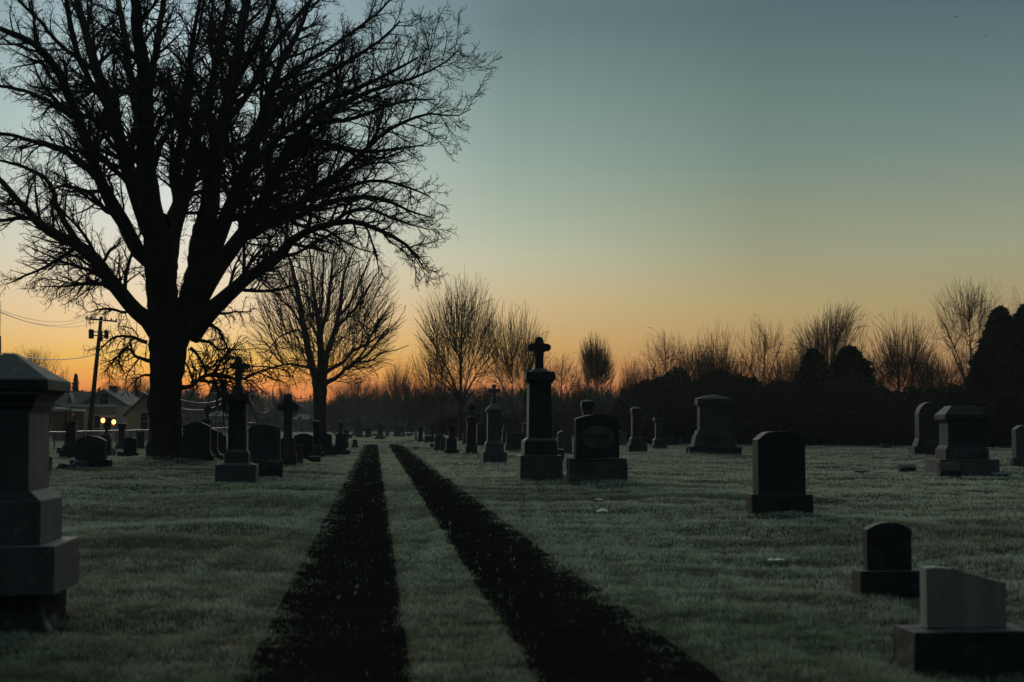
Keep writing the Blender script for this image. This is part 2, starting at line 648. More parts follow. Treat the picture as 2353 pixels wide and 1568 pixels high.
# ------------------------------------------------------------------ grass blades
def make_grass(n, seed):
    r = np.random.default_rng(seed)
    d = 6.2 * np.exp(r.uniform(0, 1, n) * math.log(230 / 6.2))
    half = .40 * d + 2.2
    x = r.uniform(-1, 1, n) * half
    y = d
    e = rut_edges(y)
    soft = r.normal(0, .05, n) + np.clip(r.normal(0, .16, n), -.2, .45) * (r.uniform(0, 1, n) < .5)
    rut = (y < FORK_Y) & (((x > e[0] + soft) & (x < e[1] + soft * .4)) | ((x > e[2] + soft * .4) & (x < e[3] + soft)))
    strag = r.uniform(0, 1, n) < .002
    keep = ~rut | strag
    keep &= ~((fork_dist(x, y) < .33) & (r.uniform(0, 1, n) < .9))
    keep &= np.hypot(x - TREE_X, y - TREE_Y) > .75
    # the turf thins out and stays short beside the ruts
    outer = np.minimum(np.abs(x - e[0]), np.abs(x - e[3]))
    inner = np.minimum(np.abs(x - e[1]), np.abs(x - e[2]))
    worn = np.clip(np.minimum(outer / .40, inner / .15), 0, 1)
    worn = np.where(y < FORK_Y, worn, 1.0)
    keep &= r.uniform(0, 1, n) < .10 + .90 * worn ** .8
    x, y, d, worn = x[keep], y[keep], d[keep], worn[keep]
    n = len(x)
    fr, br, gr = grass_col(x, y)
    z = ground_h(x, y)
    # tufts: the lawn is uneven on the scale of a hand and of a stride
    tuft = np.zeros(n)
    for i, (wl, a) in enumerate([(.20, .25), (.33, .35), (.55, .42), (.95, .40), (2.6, .35)]):
        kk = 2 * np.pi / wl
        th = i * 1.1 + .4
        tuft += a * np.sin(kk * (x * math.cos(th) + y * math.sin(th)) + 2.2 * np.sin(kk * .6 * (x * math.sin(th) - y * math.cos(th)) + i))
    edge = np.minimum.reduce([np.abs(x - q) for q in rut_edges(y)])
    hgt = .040 * np.clip(1 + .55 * tuft, .3, 2.4) * r.uniform(.6, 1.35, n) * (1 + .10 * (d / 20.0)) 
    hgt = np.clip(hgt * (.55 + .45 * worn), .010, .16)
    wid = .0029 * (d / 9.0) ** .85 * r.uniform(.7, 1.4, n)
    yaw = r.uniform(0, 2 * np.pi, n)
    lean = r.uniform(.15, 1.0, n) * hgt
    ldir = r.uniform(0, 2 * np.pi, n)
    ax, ay = np.cos(yaw) * wid, np.sin(yaw) * wid
    V = np.empty((n, 5, 3))
    zb = z - .012
    V[:, 0] = np.stack([x - ax, y - ay, zb], -1)
    V[:, 1] = np.stack([x + ax, y + ay, zb], -1)
    mx_, my_ = x + .35 * lean * np.cos(ldir), y + .35 * lean * np.sin(ldir)
    V[:, 2] = np.stack([mx_ + ax * .75, my_ + ay * .75, z + hgt * .6], -1)
    V[:, 3] = np.stack([mx_ - ax * .75, my_ - ay * .75, z + hgt * .6], -1)
    V[:, 4] = np.stack([x + lean * np.cos(ldir), y + lean * np.sin(ldir), z + hgt], -1)
    i0 = (np.arange(n) * 5)[:, None]
    Q = i0 + np.array([[0, 1, 2, 3]])
    T = i0 + np.array([[3, 2, 4]])
    me = np_mesh('grass', V.reshape(-1, 3), [Q, T], M['blades'])
    # colour of every blade: green at the root, hoar frost on the upper part
    green = np.array([.045, .105, .03])
    dull = np.array([.08, .115, .05])
    brown = np.array([.17, .13, .07])
    frost = np.array([.74, .84, .70])
    base = green + (dull - green) * gr[:, None]
    isb = (r.uniform(0, 1, n) < .10 + .5 * br)[:, None]
    base = np.where(isb, brown * r.uniform(.7, 1.2, (n, 1)), base)
    # foreground darkening painted in as less frost colour near the camera; frost sits on the crowns of the tufts
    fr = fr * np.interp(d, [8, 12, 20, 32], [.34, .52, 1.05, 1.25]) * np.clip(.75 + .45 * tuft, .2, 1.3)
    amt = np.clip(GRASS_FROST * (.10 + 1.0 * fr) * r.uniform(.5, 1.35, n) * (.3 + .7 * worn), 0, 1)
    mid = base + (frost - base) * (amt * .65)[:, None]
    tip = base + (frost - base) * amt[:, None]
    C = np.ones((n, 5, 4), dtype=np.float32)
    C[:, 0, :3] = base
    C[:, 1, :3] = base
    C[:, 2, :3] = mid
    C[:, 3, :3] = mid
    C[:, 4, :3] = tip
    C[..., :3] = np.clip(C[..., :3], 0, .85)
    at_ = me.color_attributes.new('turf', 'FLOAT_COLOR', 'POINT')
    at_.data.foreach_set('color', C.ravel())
    return tag(obj_from_mesh('grass', me), 'short frosted grass of the cemetery lawn', 'grass', kind='stuff')


GRASS_FROST = 1.0
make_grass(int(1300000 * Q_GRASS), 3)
# ================================================================== bare trees
def resample(pts, n):
    """smooth polyline through control rows (any width), Catmull-Rom, n rows out"""
    p = np.asarray(pts, float)
    m = len(p)
    s = np.concatenate([[0], np.cumsum(np.linalg.norm(np.diff(p[:, :2], axis=0), axis=1) + 1e-6)])
    t = np.linspace(0, s[-1], n)
    i = np.clip(np.searchsorted(s, t, side='right') - 1, 0, m - 2)
    u = ((t - s[i]) / (s[i + 1] - s[i]))[:, None]
    p0 = p[np.maximum(i - 1, 0)]
    p1, p2 = p[i], p[i + 1]
    p3 = p[np.minimum(i + 2, m - 1)]
    return .5 * ((2 * p1) + (-p0 + p2) * u + (2 * p0 - 5 * p1 + 4 * p2 - p3) * u ** 2 + (-p0 + 3 * p1 - 3 * p2 + p3) * u ** 3)


def unit(v):
    return v / np.maximum(np.linalg.norm(v, axis=-1, keepdims=True), 1e-9)


def tubes(P, R, k, rng=None, rough=0.0):
    """vertices and quads of tubes along P[N, n, 3] with radii R[N, n]"""
    N, n, _ = P.shape
    T = unit(np.gradient(P, axis=1))
    mean = unit(P[:, -1] - P[:, 0])
    ref = np.where((np.abs(mean[:, 1]) < .8)[:, None], np.array([0.0, 1.0, 0.0]), np.array([1.0, 0.0, 0.0]))
    U = unit(np.cross(T, ref[:, None, :]))
    W = np.cross(T, U)
    a = np.arange(k) * 2 * np.pi / k
    RR = R[:, :, None] * np.ones(k)
    if rough and rng is not None:
        RR = RR * (1 + rough * rng.normal(size=RR.shape))
    V = P[:, :, None, :] + RR[..., None] * (np.cos(a)[:, None] * U[:, :, None, :] + np.sin(a)[:, None] * W[:, :, None, :])
    idx = np.arange(N * n * k).reshape(N, n, k)
    nx = np.roll(idx, -1, axis=2)
    Q = np.stack([idx[:, :-1], nx[:, :-1], nx[:, 1:], idx[:, 1:]], -1).reshape(-1, 4)
    return V.reshape(-1, 3), Q


def branch_mesh(name, sets, mat, rng=None, smooth=False):
    Vs, Qs, off = [], [], 0
    for P, R, k, rough in sets:
        if len(P) == 0:
            continue
        V, Q = tubes(P, R, k, rng, rough)
        Vs.append(V)
        Qs.append(Q + off)
        off += len(V)
    return np_mesh(name, np.concatenate(Vs), [np.concatenate(Qs)], mat, smooth)


def sprout(rng, P, R, spacing, t0=.1, t1=1.0, angle=48, aspread=11, lenk=.4, lmin=.3, lmax=4.0, shape=.55, n=5, wiggle=.22, up=.06,
           rk=.55, rmin=.006, inside=None, absolute=None):
    """side shoots of every branch in P, R: returns their P, R"""
    N, m, _ = P.shape
    L = np.linalg.norm(np.diff(P, axis=1), axis=2).sum(1)
    cnt = np.floor(L * (t1 - t0) / spacing + rng.uniform(0, 1, N)).astype(int)
    idx = np.repeat(np.arange(N), cnt)
    if len(idx) == 0:
        return np.zeros((0, n, 3)), np.zeros((0, n))
    first = np.repeat(np.cumsum(cnt) - cnt, cnt)
    j = np.arange(len(idx)) - first
    t = t0 + (t1 - t0) * (j + rng.uniform(.1, .9, len(idx))) / np.repeat(cnt, cnt)
    f = t * (m - 1)
    i = np.clip(f.astype(int), 0, m - 2)
    u = (f - i)[:, None]
    pos = P[idx, i] * (1 - u) + P[idx, i + 1] * u
    rad = R[idx, i] * (1 - u[:, 0]) + R[idx, i + 1] * u[:, 0]
    T = unit(P[idx, i + 1] - P[idx, i])
    v = rng.normal(size=T.shape)
    perp = unit(v - (v * T).sum(1, keepdims=True) * T)
    a = np.radians(rng.normal(angle, aspread, len(idx)))[:, None]
    D = np.cos(a) * T + np.sin(a) * perp
    ln = np.clip(lenk * L[idx] * (1 - shape * t) * rng.uniform(.55, 1.3, len(idx)), lmin, lmax)
    if absolute is not None:
        ln = rng.uniform(absolute[0], absolute[1], len(idx))
    r0 = np.clip(rad * rk, rmin, None)
    r0 = np.minimum(r0, np.maximum(rmin, ln * .028))

    def walk(ln):
        Q = np.empty((len(idx), n, 3))
        Q[:, 0] = pos
        d = D.copy()
        st = (ln / (n - 1))[:, None]
        rr = np.random.default_rng(len(idx) + n)
        for s in range(1, n):
            d = unit(d + wiggle * rr.normal(size=d.shape) + np.array([0, 0, up]))
            Q[:, s] = Q[:, s - 1] + d * st
        return Q
    Q = walk(ln)
    if inside is not None:
        for _ in range(4):
            bad = ~inside(Q[:, -1])
            if not bad.any():
                break
            ln = np.where(bad, ln * .6, ln)
            Q = walk(ln)
    taper = np.linspace(1, 0, n) ** .8
    RR = rmin * .75 + (r0 - rmin * .75)[:, None] * taper
    return Q, np.maximum(RR, rmin * .6)


def tree_thing(name, loc, label, group=None, cat='tree'):
    return empty(name, loc, 0, label, cat, group)


def px_limbs(spec, to_world, dist, mpp, rng, npts=18, tilt=.55):
    """limbs traced in a pixel frame: (key, parent, rows of x, y, r) -> P, R lists; each limb takes a depth of its own and leaves
    its parent at the parent's depth"""
    done = {}
    out = []
    for key, parent, rows in spec:
        a = resample(rows, npts)
        length = np.hypot(*(a[-1, :2] - a[0, :2])) * mpp
        z0 = 0.0
        if parent:
            pa, pz = done[parent]
            k = np.argmin(np.hypot(pa[:, 0] - a[0, 0], pa[:, 1] - a[0, 1]))
            z0 = pz[k]
        drift = 0.0 if key.startswith('T') else rng.uniform(-tilt, tilt) * length
        z = z0 + drift * np.linspace(0, 1, npts) ** 1.2
        P = np.array([to_world(x, y, dist + dz) for (x, y), dz in zip(a[:, :2], z)])
        jit = rng.normal(0, .02, P.shape) * np.clip(a[:, 2:3] / 12.0, .2, 1)
        jit[0] = 0
        R = np.maximum(a[:, 2] * mpp, .008)
        done[key] = (a, z)
        out.append((P + jit, R))
    return np.array([o[0] for o in out]), np.array([o[1] for o in out])


# ------------------------------------------------------------------ the great tree
GREAT = [
    ('T0', None, [(545, 1545, 78), (545, 1525, 68), (545, 1500, 60), (546, 1440, 54), (547, 1350, 53), (549, 1250, 55), (556, 1150, 62), (563, 1090, 74), (566, 1040, 78)]),
    ('S1', 'T0', [(545, 1080, 55), (535, 960, 52), (530, 880, 54), (525, 800, 50), (520, 735, 44)]),
    ('S2', 'T0', [(605, 1075, 52), (638, 985, 48), (655, 900, 45), (665, 820, 42), (674, 750, 38)]),
    ('A', 'T0', [(520, 1085, 42), (480, 1050, 28), (435, 1010, 26), (390, 960, 25), (350, 905, 24), (310, 855, 22), (265, 815, 21), (215, 790, 19), (165, 765, 17), (125, 735, 15), (95, 700, 13), (55, 655, 11), (15, 610, 9), (-40, 565, 7), (-110, 520, 4)]),
    ('A2', 'A', [(130, 738, 9), (95, 722, 8), (50, 722, 7), (0, 728, 6), (-60, 715, 4)]),
    ('A3', 'A', [(270, 815, 13), (240, 775, 12), (215, 735, 10), (190, 690, 9), (178, 640, 8), (150, 590, 7), (100, 560, 6), (40, 540, 5), (-30, 525, 3)]),
    ('A5', 'A', [(372, 960, 5), (347, 948, 4.5), (335, 939, 4), (294, 930, 3.5), (252, 940, 3), (190, 925, 2), (120, 920, 1)]),
    ('A6', 'A', [(425, 1025, 6), (407, 1031, 5), (363, 1020, 4), (325, 1022, 3), (295, 1032, 1.2)]),
    ('A7', 'T0', [(485, 1132, 7), (460, 1122, 6), (433, 1112, 5), (385, 1112, 4), (355, 1130, 3), (328, 1158, 1.5)]),
    ('A8', 'T0', [(493, 1192, 7), (470, 1185, 6), (448, 1176, 5), (430, 1155, 4.5), (410, 1152, 4), (379, 1190, 3), (345, 1230, 1.3)]),
    ('A9', 'T0', [(495, 1240, 5), (480, 1238, 4), (462, 1245, 3), (440, 1262, 2), (425, 1280, 1)]),
    ('A10', 'A', [(330, 890, 7), (345, 860, 6), (360, 830, 5), (385, 810, 3), (400, 800, 1.5)]),
    ('B', 'S1', [(500, 870, 26), (455, 825, 24), (425, 770, 23), (395, 715, 22), (365, 665, 21), (335, 605, 19), (308, 540, 17), (285, 470, 16), (262, 400, 15), (235, 330, 13), (205, 260, 12), (165, 195, 11), (115, 145, 10), (55, 115, 9), (-10, 90, 7), (-90, 60, 4)]),
    ('B2', 'B', [(330, 600, 12), (290, 560, 10), (240, 520, 9), (190, 490, 8), (120, 470, 7), (50, 450, 6), (-20, 440, 5), (-80, 430, 3)]),
    ('B3', 'B', [(262, 400, 10), (215, 370, 8), (150, 330, 7), (80, 300, 6), (0, 285, 5), (-70, 270, 3)]),
    ('B4', 'B', [(395, 715, 10), (345, 690, 8), (300, 640, 7), (255, 625, 6), (200, 615, 4), (150, 640, 2)]),
    ('D', 'S1', [(500, 770, 30), (468, 690, 27), (442, 610, 25), (415, 530, 24), (395, 460, 22), (375, 390, 20), (352, 320, 19), (325, 240, 17), (300, 170, 15), (280, 100, 14), (262, 30, 12), (245, -50, 10), (225, -150, 6)]),
    ('D2', 'D', [(375, 390, 13), (340, 330, 12), (300, 270, 11), (265, 200, 10), (240, 120, 9), (225, 40, 8), (210, -50, 6), (190, -130, 3)]),
    ('D3', 'D', [(325, 240, 10), (270, 200, 8), (200, 150, 7), (140, 80, 6), (80, 20, 5), (20, -40, 3)]),
    ('C', 'S1', [(515, 770, 40), (500, 690, 35), (488, 600, 33), (480, 520, 30), (478, 440, 28), (480, 360, 25), (478, 280, 22), (470, 200, 20), (458, 120, 18), (448, 40, 16), (440, -50, 13), (430, -180, 7)]),
    ('C2', 'C', [(480, 440, 15), (455, 370, 14), (440, 300, 13), (425, 220, 12), (415, 140, 11), (400, 60, 10), (385, -20, 8), (370, -110, 5)]),
    ('C3', 'C', [(480, 340, 13), (500, 250, 12), (515, 170, 11), (525, 90, 10), (540, 10, 9), (550, -80, 6)]),
    ('C4', 'C', [(490, 590, 13), (515, 520, 11), (540, 460, 9), (575, 400, 8), (600, 330, 7), (615, 250, 6), (640, 170, 5), (660, 90, 4), (670, 0, 3)]),
    ('F', 'S1', [(540, 880, 42), (558, 790, 38), (580, 720, 32), (600, 670, 27), (618, 600, 24), (630, 530, 21), (645, 460, 18), (662, 390, 16), (685, 320, 15), (705, 250, 13), (720, 180, 12), (735, 100, 11), (750, 20, 9), (765, -70, 6)]),
    ('F2', 'F', [(590, 700, 19), (585, 640, 16), (580, 570, 14), (590, 500, 12), (605, 430, 11), (620, 350, 10), (630, 270, 9), (625, 190, 8), (640, 110, 7), (655, 30, 6), (670, -60, 4)]),
    ('G', 'S2', [(672, 780, 38), (685, 715, 34), (695, 640, 32), (708, 560, 30), (722, 480, 28), (740, 400, 25), (757, 320, 22), (772, 240, 20), (788, 160, 18), (800, 80, 16), (815, 0, 14), (830, -90, 10), (845, -180, 6)]),
    ('G2', 'G', [(715, 520, 15), (700, 440, 13), (690, 360, 12), (700, 280, 10), (705, 200, 9), (690, 120, 8), (700, 40, 6), (710, -50, 4)]),
    ('G3', 'G', [(760, 310, 15), (800, 230, 13), (840, 160, 12), (875, 90, 11), (900, 20, 9), (930, -60, 6)]),
    ('N', 'G', [(740, 400, 13), (790, 350, 12), (830, 290, 11), (860, 220, 10), (900, 160, 9), (950, 90, 8), (1000, 30, 7), (1050, -30, 5), (1090, -90, 3)]),
    ('H', 'S2', [(675, 900, 34), (712, 800, 28), (745, 720, 26), (775, 650, 25), (800, 590, 24), (825, 520, 22), (848, 450, 20), (870, 380, 18), (890, 310, 16), (915, 240, 14), (950, 170, 12), (985, 110, 10), (1010, 40, 8), (1040, -40, 5)]),
    ('H2', 'H', [(848, 450, 15), (900, 380, 13), (955, 330, 12), (1015, 285, 10), (1075, 245, 9), (1140, 210, 8), (1200, 170, 6), (1260, 130, 5), (1320, 70, 3)]),
    ('H3', 'H', [(800, 590, 14), (850, 530, 12), (905, 470, 12), (960, 420, 11), (1020, 375, 10), (1090, 330, 9), (1160, 300, 8), (1230, 270, 6), (1310, 230, 5), (1380, 190, 3)]),
    ('M', 'H', [(890, 310, 10), (930, 270, 9), (990, 220, 8), (1060, 180, 7), (1130, 130, 6), (1200, 80, 5), (1260, 30, 4), (1310, -30, 2)]),
    ('I', 'S2', [(652, 985, 40), (690, 925, 31), (730, 870, 28), (770, 815, 26), (810, 760, 24), (845, 700, 22), (880, 640, 21), (905, 590, 20), (930, 530, 18), (960, 480, 17), (1000, 440, 15), (1050, 400, 13), (1110, 360, 11), (1180, 320, 9), (1250, 290, 7), (1330, 270, 6), (1410, 240, 4), (1480, 200, 3), (1520, 160, 2)]),
    ('I3', 'I', [(960, 480, 13), (1030, 470, 11), (1100, 480, 9), (1170, 497, 8), (1240, 500, 6), (1320, 490, 4), (1400, 480, 2)]),
    ('P', 'I', [(1050, 400, 10), (1120, 400, 8), (1200, 380, 7), (1280, 350, 6), (1360, 330, 4), (1440, 330, 2)]),
    ('L', 'I', [(795, 785, 20), (850, 765, 17), (905, 725, 16), (960, 695, 15), (1010, 660, 13), (1050, 610, 12), (1100, 585, 11), (1150, 545, 10), (1200, 500, 9), (1260, 445, 7), (1330, 405, 6), (1420, 375, 4), (1500, 385, 2.5), (1555, 360, 1.5)]),
    ('L2', 'L', [(905, 725, 14), (970, 720, 12), (1030, 690, 11), (1090, 670, 10), (1150, 655, 9), (1220, 650, 8), (1290, 670, 6), (1360, 700, 4), (1430, 720, 2)]),
    ('L3', 'L', [(1010, 660, 10), (1070, 645, 8), (1140, 620, 7), (1210, 600, 6), (1280, 600, 5), (1350, 620, 4), (1420, 650, 2)]),
    ('K', 'T0', [(620, 1100, 46), (668, 1055, 36), (722, 998, 27), (780, 950, 23), (830, 905, 20), (880, 875, 18), (925, 840, 17), (955, 800, 15), (990, 775, 13), (1045, 755, 11), (1100, 735, 10), (1160, 730, 9), (1215, 745, 8), (1270, 770, 7), (1330, 800, 5), (1375, 845, 4), (1400, 890, 2)]),
    ('K2', 'K', [(1100, 735, 7), (1150, 700, 6), (1220, 690, 5), (1290, 720, 4), (1350, 740, 3), (1420, 760, 1.5)]),
    ('Q', 'T0', [(595, 1280, 9), (630, 1275, 7), (660, 1250, 6.5), (690, 1238, 6.5), (730, 1243, 6), (770, 1250, 5), (800, 1253, 4.5), (850, 1230, 3.5), (900, 1215, 2.5), (950, 1225, 1.5)]),
    ('R1', 'K', [(690, 1045, 8), (715, 1035, 6), (745, 1035, 4), (780, 1030, 3), (830, 1030, 1.5)]),
    ('R2', 'K', [(672, 1062, 8), (700, 1075, 6), (725, 1095, 5), (742, 1130, 3.5), (760, 1180, 1.5)]),
    ('R3', 'T0', [(632, 1120, 8), (665, 1125, 6), (695, 1132, 5), (722, 1155, 4), (752, 1150, 2)]),
    ('R4', 'T0', [(628, 1150, 7), (650, 1170, 5), (668, 1200, 4), (690, 1215, 2.5), (720, 1205, 1.3)]),
]
ZA = .6961


def great_world(x, y, d):
    return at(x * ZA, y * ZA, d)


def build_great():
    rng = np.random.default_rng(11)
    mpp = ZA * TREE_Y / F_PX
    P, R = px_limbs(GREAT, great_world, TREE_Y, mpp, rng, 20, .55)
    org = np.array([TREE_X, TREE_Y, 0.0])
    P = P - org
    R[0, 0] *= 1.12
    t = tree_thing('broad_bare_tree', (TREE_X, TREE_Y, 0), 'great bare tree with forking limbs that fills the upper left')
    me = branch_mesh('trunk', [(P[:1], R[:1], 14, .05), (P[1:], R[1:], 9, .035)], M['bark'], rng, smooth=True)
    obj_from_mesh('trunk', me, t)
    up = P[1:]
    ur = R[1:]
    low = np.array([k in ('A5', 'A6', 'A7', 'A8', 'A9', 'Q', 'R1', 'R2', 'R3', 'R4') for k, _, _ in GREAT[1:]])
    q = Q_TWIG * 1.5
    P1, R1 = sprout(rng, up[~low], ur[~low], .40 / q, t0=.16, angle=46, lenk=.30, lmin=1.2, lmax=5.0, n=8, wiggle=.12, up=.03, rk=.5, rmin=.013)
    # the low boughs droop and curl up again at the tips
    Pd, Rd = sprout(rng, up[low], ur[low], .13 / q, t0=.08, angle=58, lenk=.5, lmin=.7, lmax=2.3, n=8, wiggle=.22, up=-.13, rk=.6, rmin=.012)
    P2, R2 = sprout(rng, P1, R1, .25 / q, t0=.12, angle=44, lenk=.42, lmin=.35, lmax=1.9, n=6, wiggle=.15, up=.03, rk=.6, rmin=.0105)
    P2d, R2d = sprout(rng, Pd, Rd, .15 / q, t0=.12, angle=46, lenk=.5, lmin=.3, lmax=1.1, n=5, wiggle=.28, up=-.02, rk=.6, rmin=.010)
    P3, R3 = sprout(rng, P2, R2, .19 / q, t0=.15, angle=44, lenk=.45, lmin=.2, lmax=.85, n=4, wiggle=.18, up=.04, rk=.6, rmin=.0085)
    P4, R4 = sprout(rng, P3, R3, .21 / q, t0=.3, angle=42, lenk=.5, lmin=.1, lmax=.3, n=3, wiggle=.2, up=.08, rk=.7, rmin=.0075)
    me = branch_mesh('crown', [(P1, R1, 5, 0), (Pd, Rd, 4, 0), (P2, R2, 4, 0), (P2d, R2d, 3, 0), (P3, R3, 3, 0), (P4, R4, 3, 0)], M['twig'])
    obj_from_mesh('crown', me, t)
    return t


build_great()

# ------------------------------------------------------------------ crowns that fill their room: every shoot grows from the nearest wood
from mathutils.kdtree import KDTree


def colonize(rng, nodes, nrad, sampler, rounds, root, pull=.2, lift=.05):
    """rounds of (count, base radius, tip radius, points per shoot, wiggle); returns [(P, R), ...] one entry per round"""
    nodes = [np.asarray(p, float) for p in nodes]
    nrad = list(nrad)
    root = np.asarray(root, float)
    out = []
    for cnt, rb, rt, n, wig in rounds:
        kd = KDTree(len(nodes))
        for i, p in enumerate(nodes):
            kd.insert(p, i)
        kd.balance()
        A = sampler(cnt)
        q = A * (1 - pull) + root * pull
        S = np.empty_like(A)
        r0 = np.empty(len(A))
        for j, v in enumerate(q):
            _, i, _ = kd.find(v)
            S[j] = nodes[i]
            r0[j] = min(rb, .75 * nrad[i])
        L = np.linalg.norm(A - S, axis=1)
        ok = L > .12
        A, S, r0, L = A[ok], S[ok], r0[ok], L[ok]
        mid = S * .5 + A * .5
        out_dir = unit(S - root)
        C = mid + (out_dir * .12 + np.array([0, 0, lift])) * L[:, None] + rng.normal(0, .05, A.shape) * L[:, None]
        u = np.linspace(0, 1, n)[None, :, None]
        P = (1 - u) ** 2 * S[:, None] + 2 * (1 - u) * u * C[:, None] + u ** 2 * A[:, None]
        P[:, 1:] += np.cumsum(rng.normal(0, wig / n, (len(A), n - 1, 3)), axis=1) * L[:, None, None]
        R = rt + (np.maximum(r0, rt) - rt)[:, None] * (np.linspace(1, 0, n) ** .8)
        out.append((P, R))
        for P1, R1 in zip(P, R):
            for k in range(1, n):
                nodes.append(P1[k])
                nrad.append(R1[k])
    return out


def shell_sampler(rng, zc, up, dn, rx, E=2.3, bias=2.4, lobes=5, bumps=.13):
    """points through an uneven rounded crown centred at height zc"""
    ph = rng.uniform(0, 6.28, 6)

    def f(cnt):
        az = rng.uniform(0, 2 * np.pi, cnt)
        cz = rng.uniform(-1, 1, cnt)
        s = np.sqrt(1 - cz ** 2)
        rz = np.where(cz > 0, up, dn)
        k = ((s / rx) ** E + (np.abs(cz) / rz) ** E) ** (-1 / E)
        k = k * (1 + bumps * np.sin(az * lobes + ph[0] + 3 * cz) + bumps * .8 * np.sin(az * 3 + ph[1] - 5 * cz) * np.sin(7 * cz + ph[2]))
        k = k * rng.uniform(0.02, 1, cnt) ** (1 / bias)
        return np.stack([np.cos(az) * s * k, np.sin(az) * s * k, zc + cz * k], -1)
    return f


# ------------------------------------------------------------------ the second tree, also traced
SECOND = [
    ('T0', None, [(546, 1640, 52), (545, 1560, 46), (545, 1450, 44), (545, 1300, 45), (542, 1200, 50), (540, 1140, 50)]),
    ('L1', 'T0', [(520, 1180, 30), (500, 1110, 25), (480, 1050, 24), (460, 950, 23), (440, 850, 22), (425, 750, 20), (405, 650, 19), (385, 550, 16), (365, 470, 13), (345, 400, 10), (325, 330, 6)]),
    ('C1', 'T0', [(552, 1170, 34), (555, 1050, 27), (548, 950, 24), (540, 850, 20), (528, 760, 17), (515, 680, 12), (500, 580, 10), (490, 480, 8), (480, 380, 6), (470, 270, 3)]),
    ('R1', 'T0', [(568, 1130, 26), (590, 1010, 20), (620, 930, 17), (645, 850, 16), (665, 770, 14), (680, 690, 12), (690, 600, 10), (700, 500, 8), (740, 400, 6), (790, 300, 3)]),
    ('R2', 'T0', [(580, 1210, 18), (650, 1175, 14), (710, 1120, 12), (790, 1070, 10), (870, 1010, 8), (920, 940, 6), (960, 880, 5), (1020, 820, 3)]),
    ('R3', 'T0', [(578, 1150, 14), (640, 1100, 13), (700, 1070, 11), (760, 1000, 9), (840, 960, 6), (930, 900, 4), (1040, 850, 2)]),
    ('B1', 'T0', [(505, 1160, 14), (480, 1110, 11), (400, 1095, 8), (330, 1080, 7), (250, 1105, 6), (170, 1100, 5), (100, 1100, 4), (40, 1130, 2)]),
    ('B2', 'L1', [(440, 860, 10), (370, 740, 7), (310, 680, 6), (250, 620, 5), (190, 570, 3), (130, 520, 2)]),
    ('B3', 'L1', [(455, 930, 9), (400, 860, 7), (330, 880, 6), (260, 920, 5), (190, 1000, 3), (120, 1010, 2)]),
    ('B4', 'L1', [(420, 730, 9), (350, 600, 7), (290, 510, 6), (250, 430, 4), (210, 380, 2)]),
    ('C2', 'C1', [(545, 900, 12), (580, 780, 11), (600, 690, 10), (610, 580, 8), (620, 450, 6), (640, 330, 4), (660, 250, 2)]),
    ('C3', 'C1', [(530, 780, 11), (560, 660, 9), (560, 540, 8), (570, 420, 6), (560, 300, 4), (550, 220, 2)]),
    ('R4', 'R1', [(645, 850, 10), (720, 780, 9), (790, 700, 8), (850, 600, 6), (900, 520, 4), (950, 450, 2)]),
    ('R5', 'R1', [(665, 770, 9), (740, 690, 8), (800, 560, 6), (850, 440, 4), (880, 360, 2)]),
    ('R6', 'R2', [(740, 1100, 9), (820, 1020, 7), (900, 860, 6), (960, 760, 4), (1030, 680, 2)]),
    ('R7', 'R2', [(790, 1070, 7), (880, 1060, 6), (960, 1010, 4), (1050, 990, 3), (1130, 960, 2)]),
]
SECOND_D = 112.0


def second_world(x, y, d):
    return at(545.8 + x * .3481, 459.6 + y * .3481, d)


def build_second():
    rng = np.random.default_rng(23)
    mpp = .3481 * SECOND_D / F_PX
    P, R = px_limbs(SECOND, second_world, SECOND_D, mpp, rng, 16, .6)
    base = second_world(545, 1560, SECOND_D)
    org = np.array([base[0], SECOND_D, 0.0])
    P = P - org
    P[0, 0, 2] = -.1
    t = tree_thing('tall_bare_tree', org, 'tall bare tree with a straight trunk right of the great tree')
    obj_from_mesh('trunk', branch_mesh('trunk', [(P[:1], R[:1], 10, .03), (P[1:], R[1:], 7, .02)], M['bark'], rng, True), t)
    px = SECOND_D / F_PX
    top = second_world(545, 0, SECOND_D)[2]
    zc = at(0, 745, SECOND_D).z
    cx = at(748, 745, SECOND_D).x - org[0]
    smp = shell_sampler(rng, zc, 222 * px, 150 * px, 183 * px, 2.2, 2.6, 5, .10)

    def sampler(n):
        p = smp(int(n * Q_TWIG))
        p[:, 0] += cx
        # the lowest boughs reach out farther to both sides
        return p
    nodes = np.concatenate([P[0, -4:], P[1:].reshape(-1, 3)])
    nr = np.concatenate([R[0, -4:], R[1:].ravel()])
    sets = colonize(rng, nodes, nr, sampler, [(70, .06, .024, 9, .16), (280, .034, .016, 7, .16), (800, .020, .012, 6, .14), (1700, .014, .010, 5, .13), (2000, .011, .008, 4, .12)],
                    (0, 0, at(0, 900, SECOND_D).z), .22, .06)
    obj_from_mesh('crown', branch_mesh('crown', [(p_, r_, 4 if i < 2 else 3, 0) for i, (p_, r_) in enumerate(sets)], M['twig']), t)
    return t


build_second()

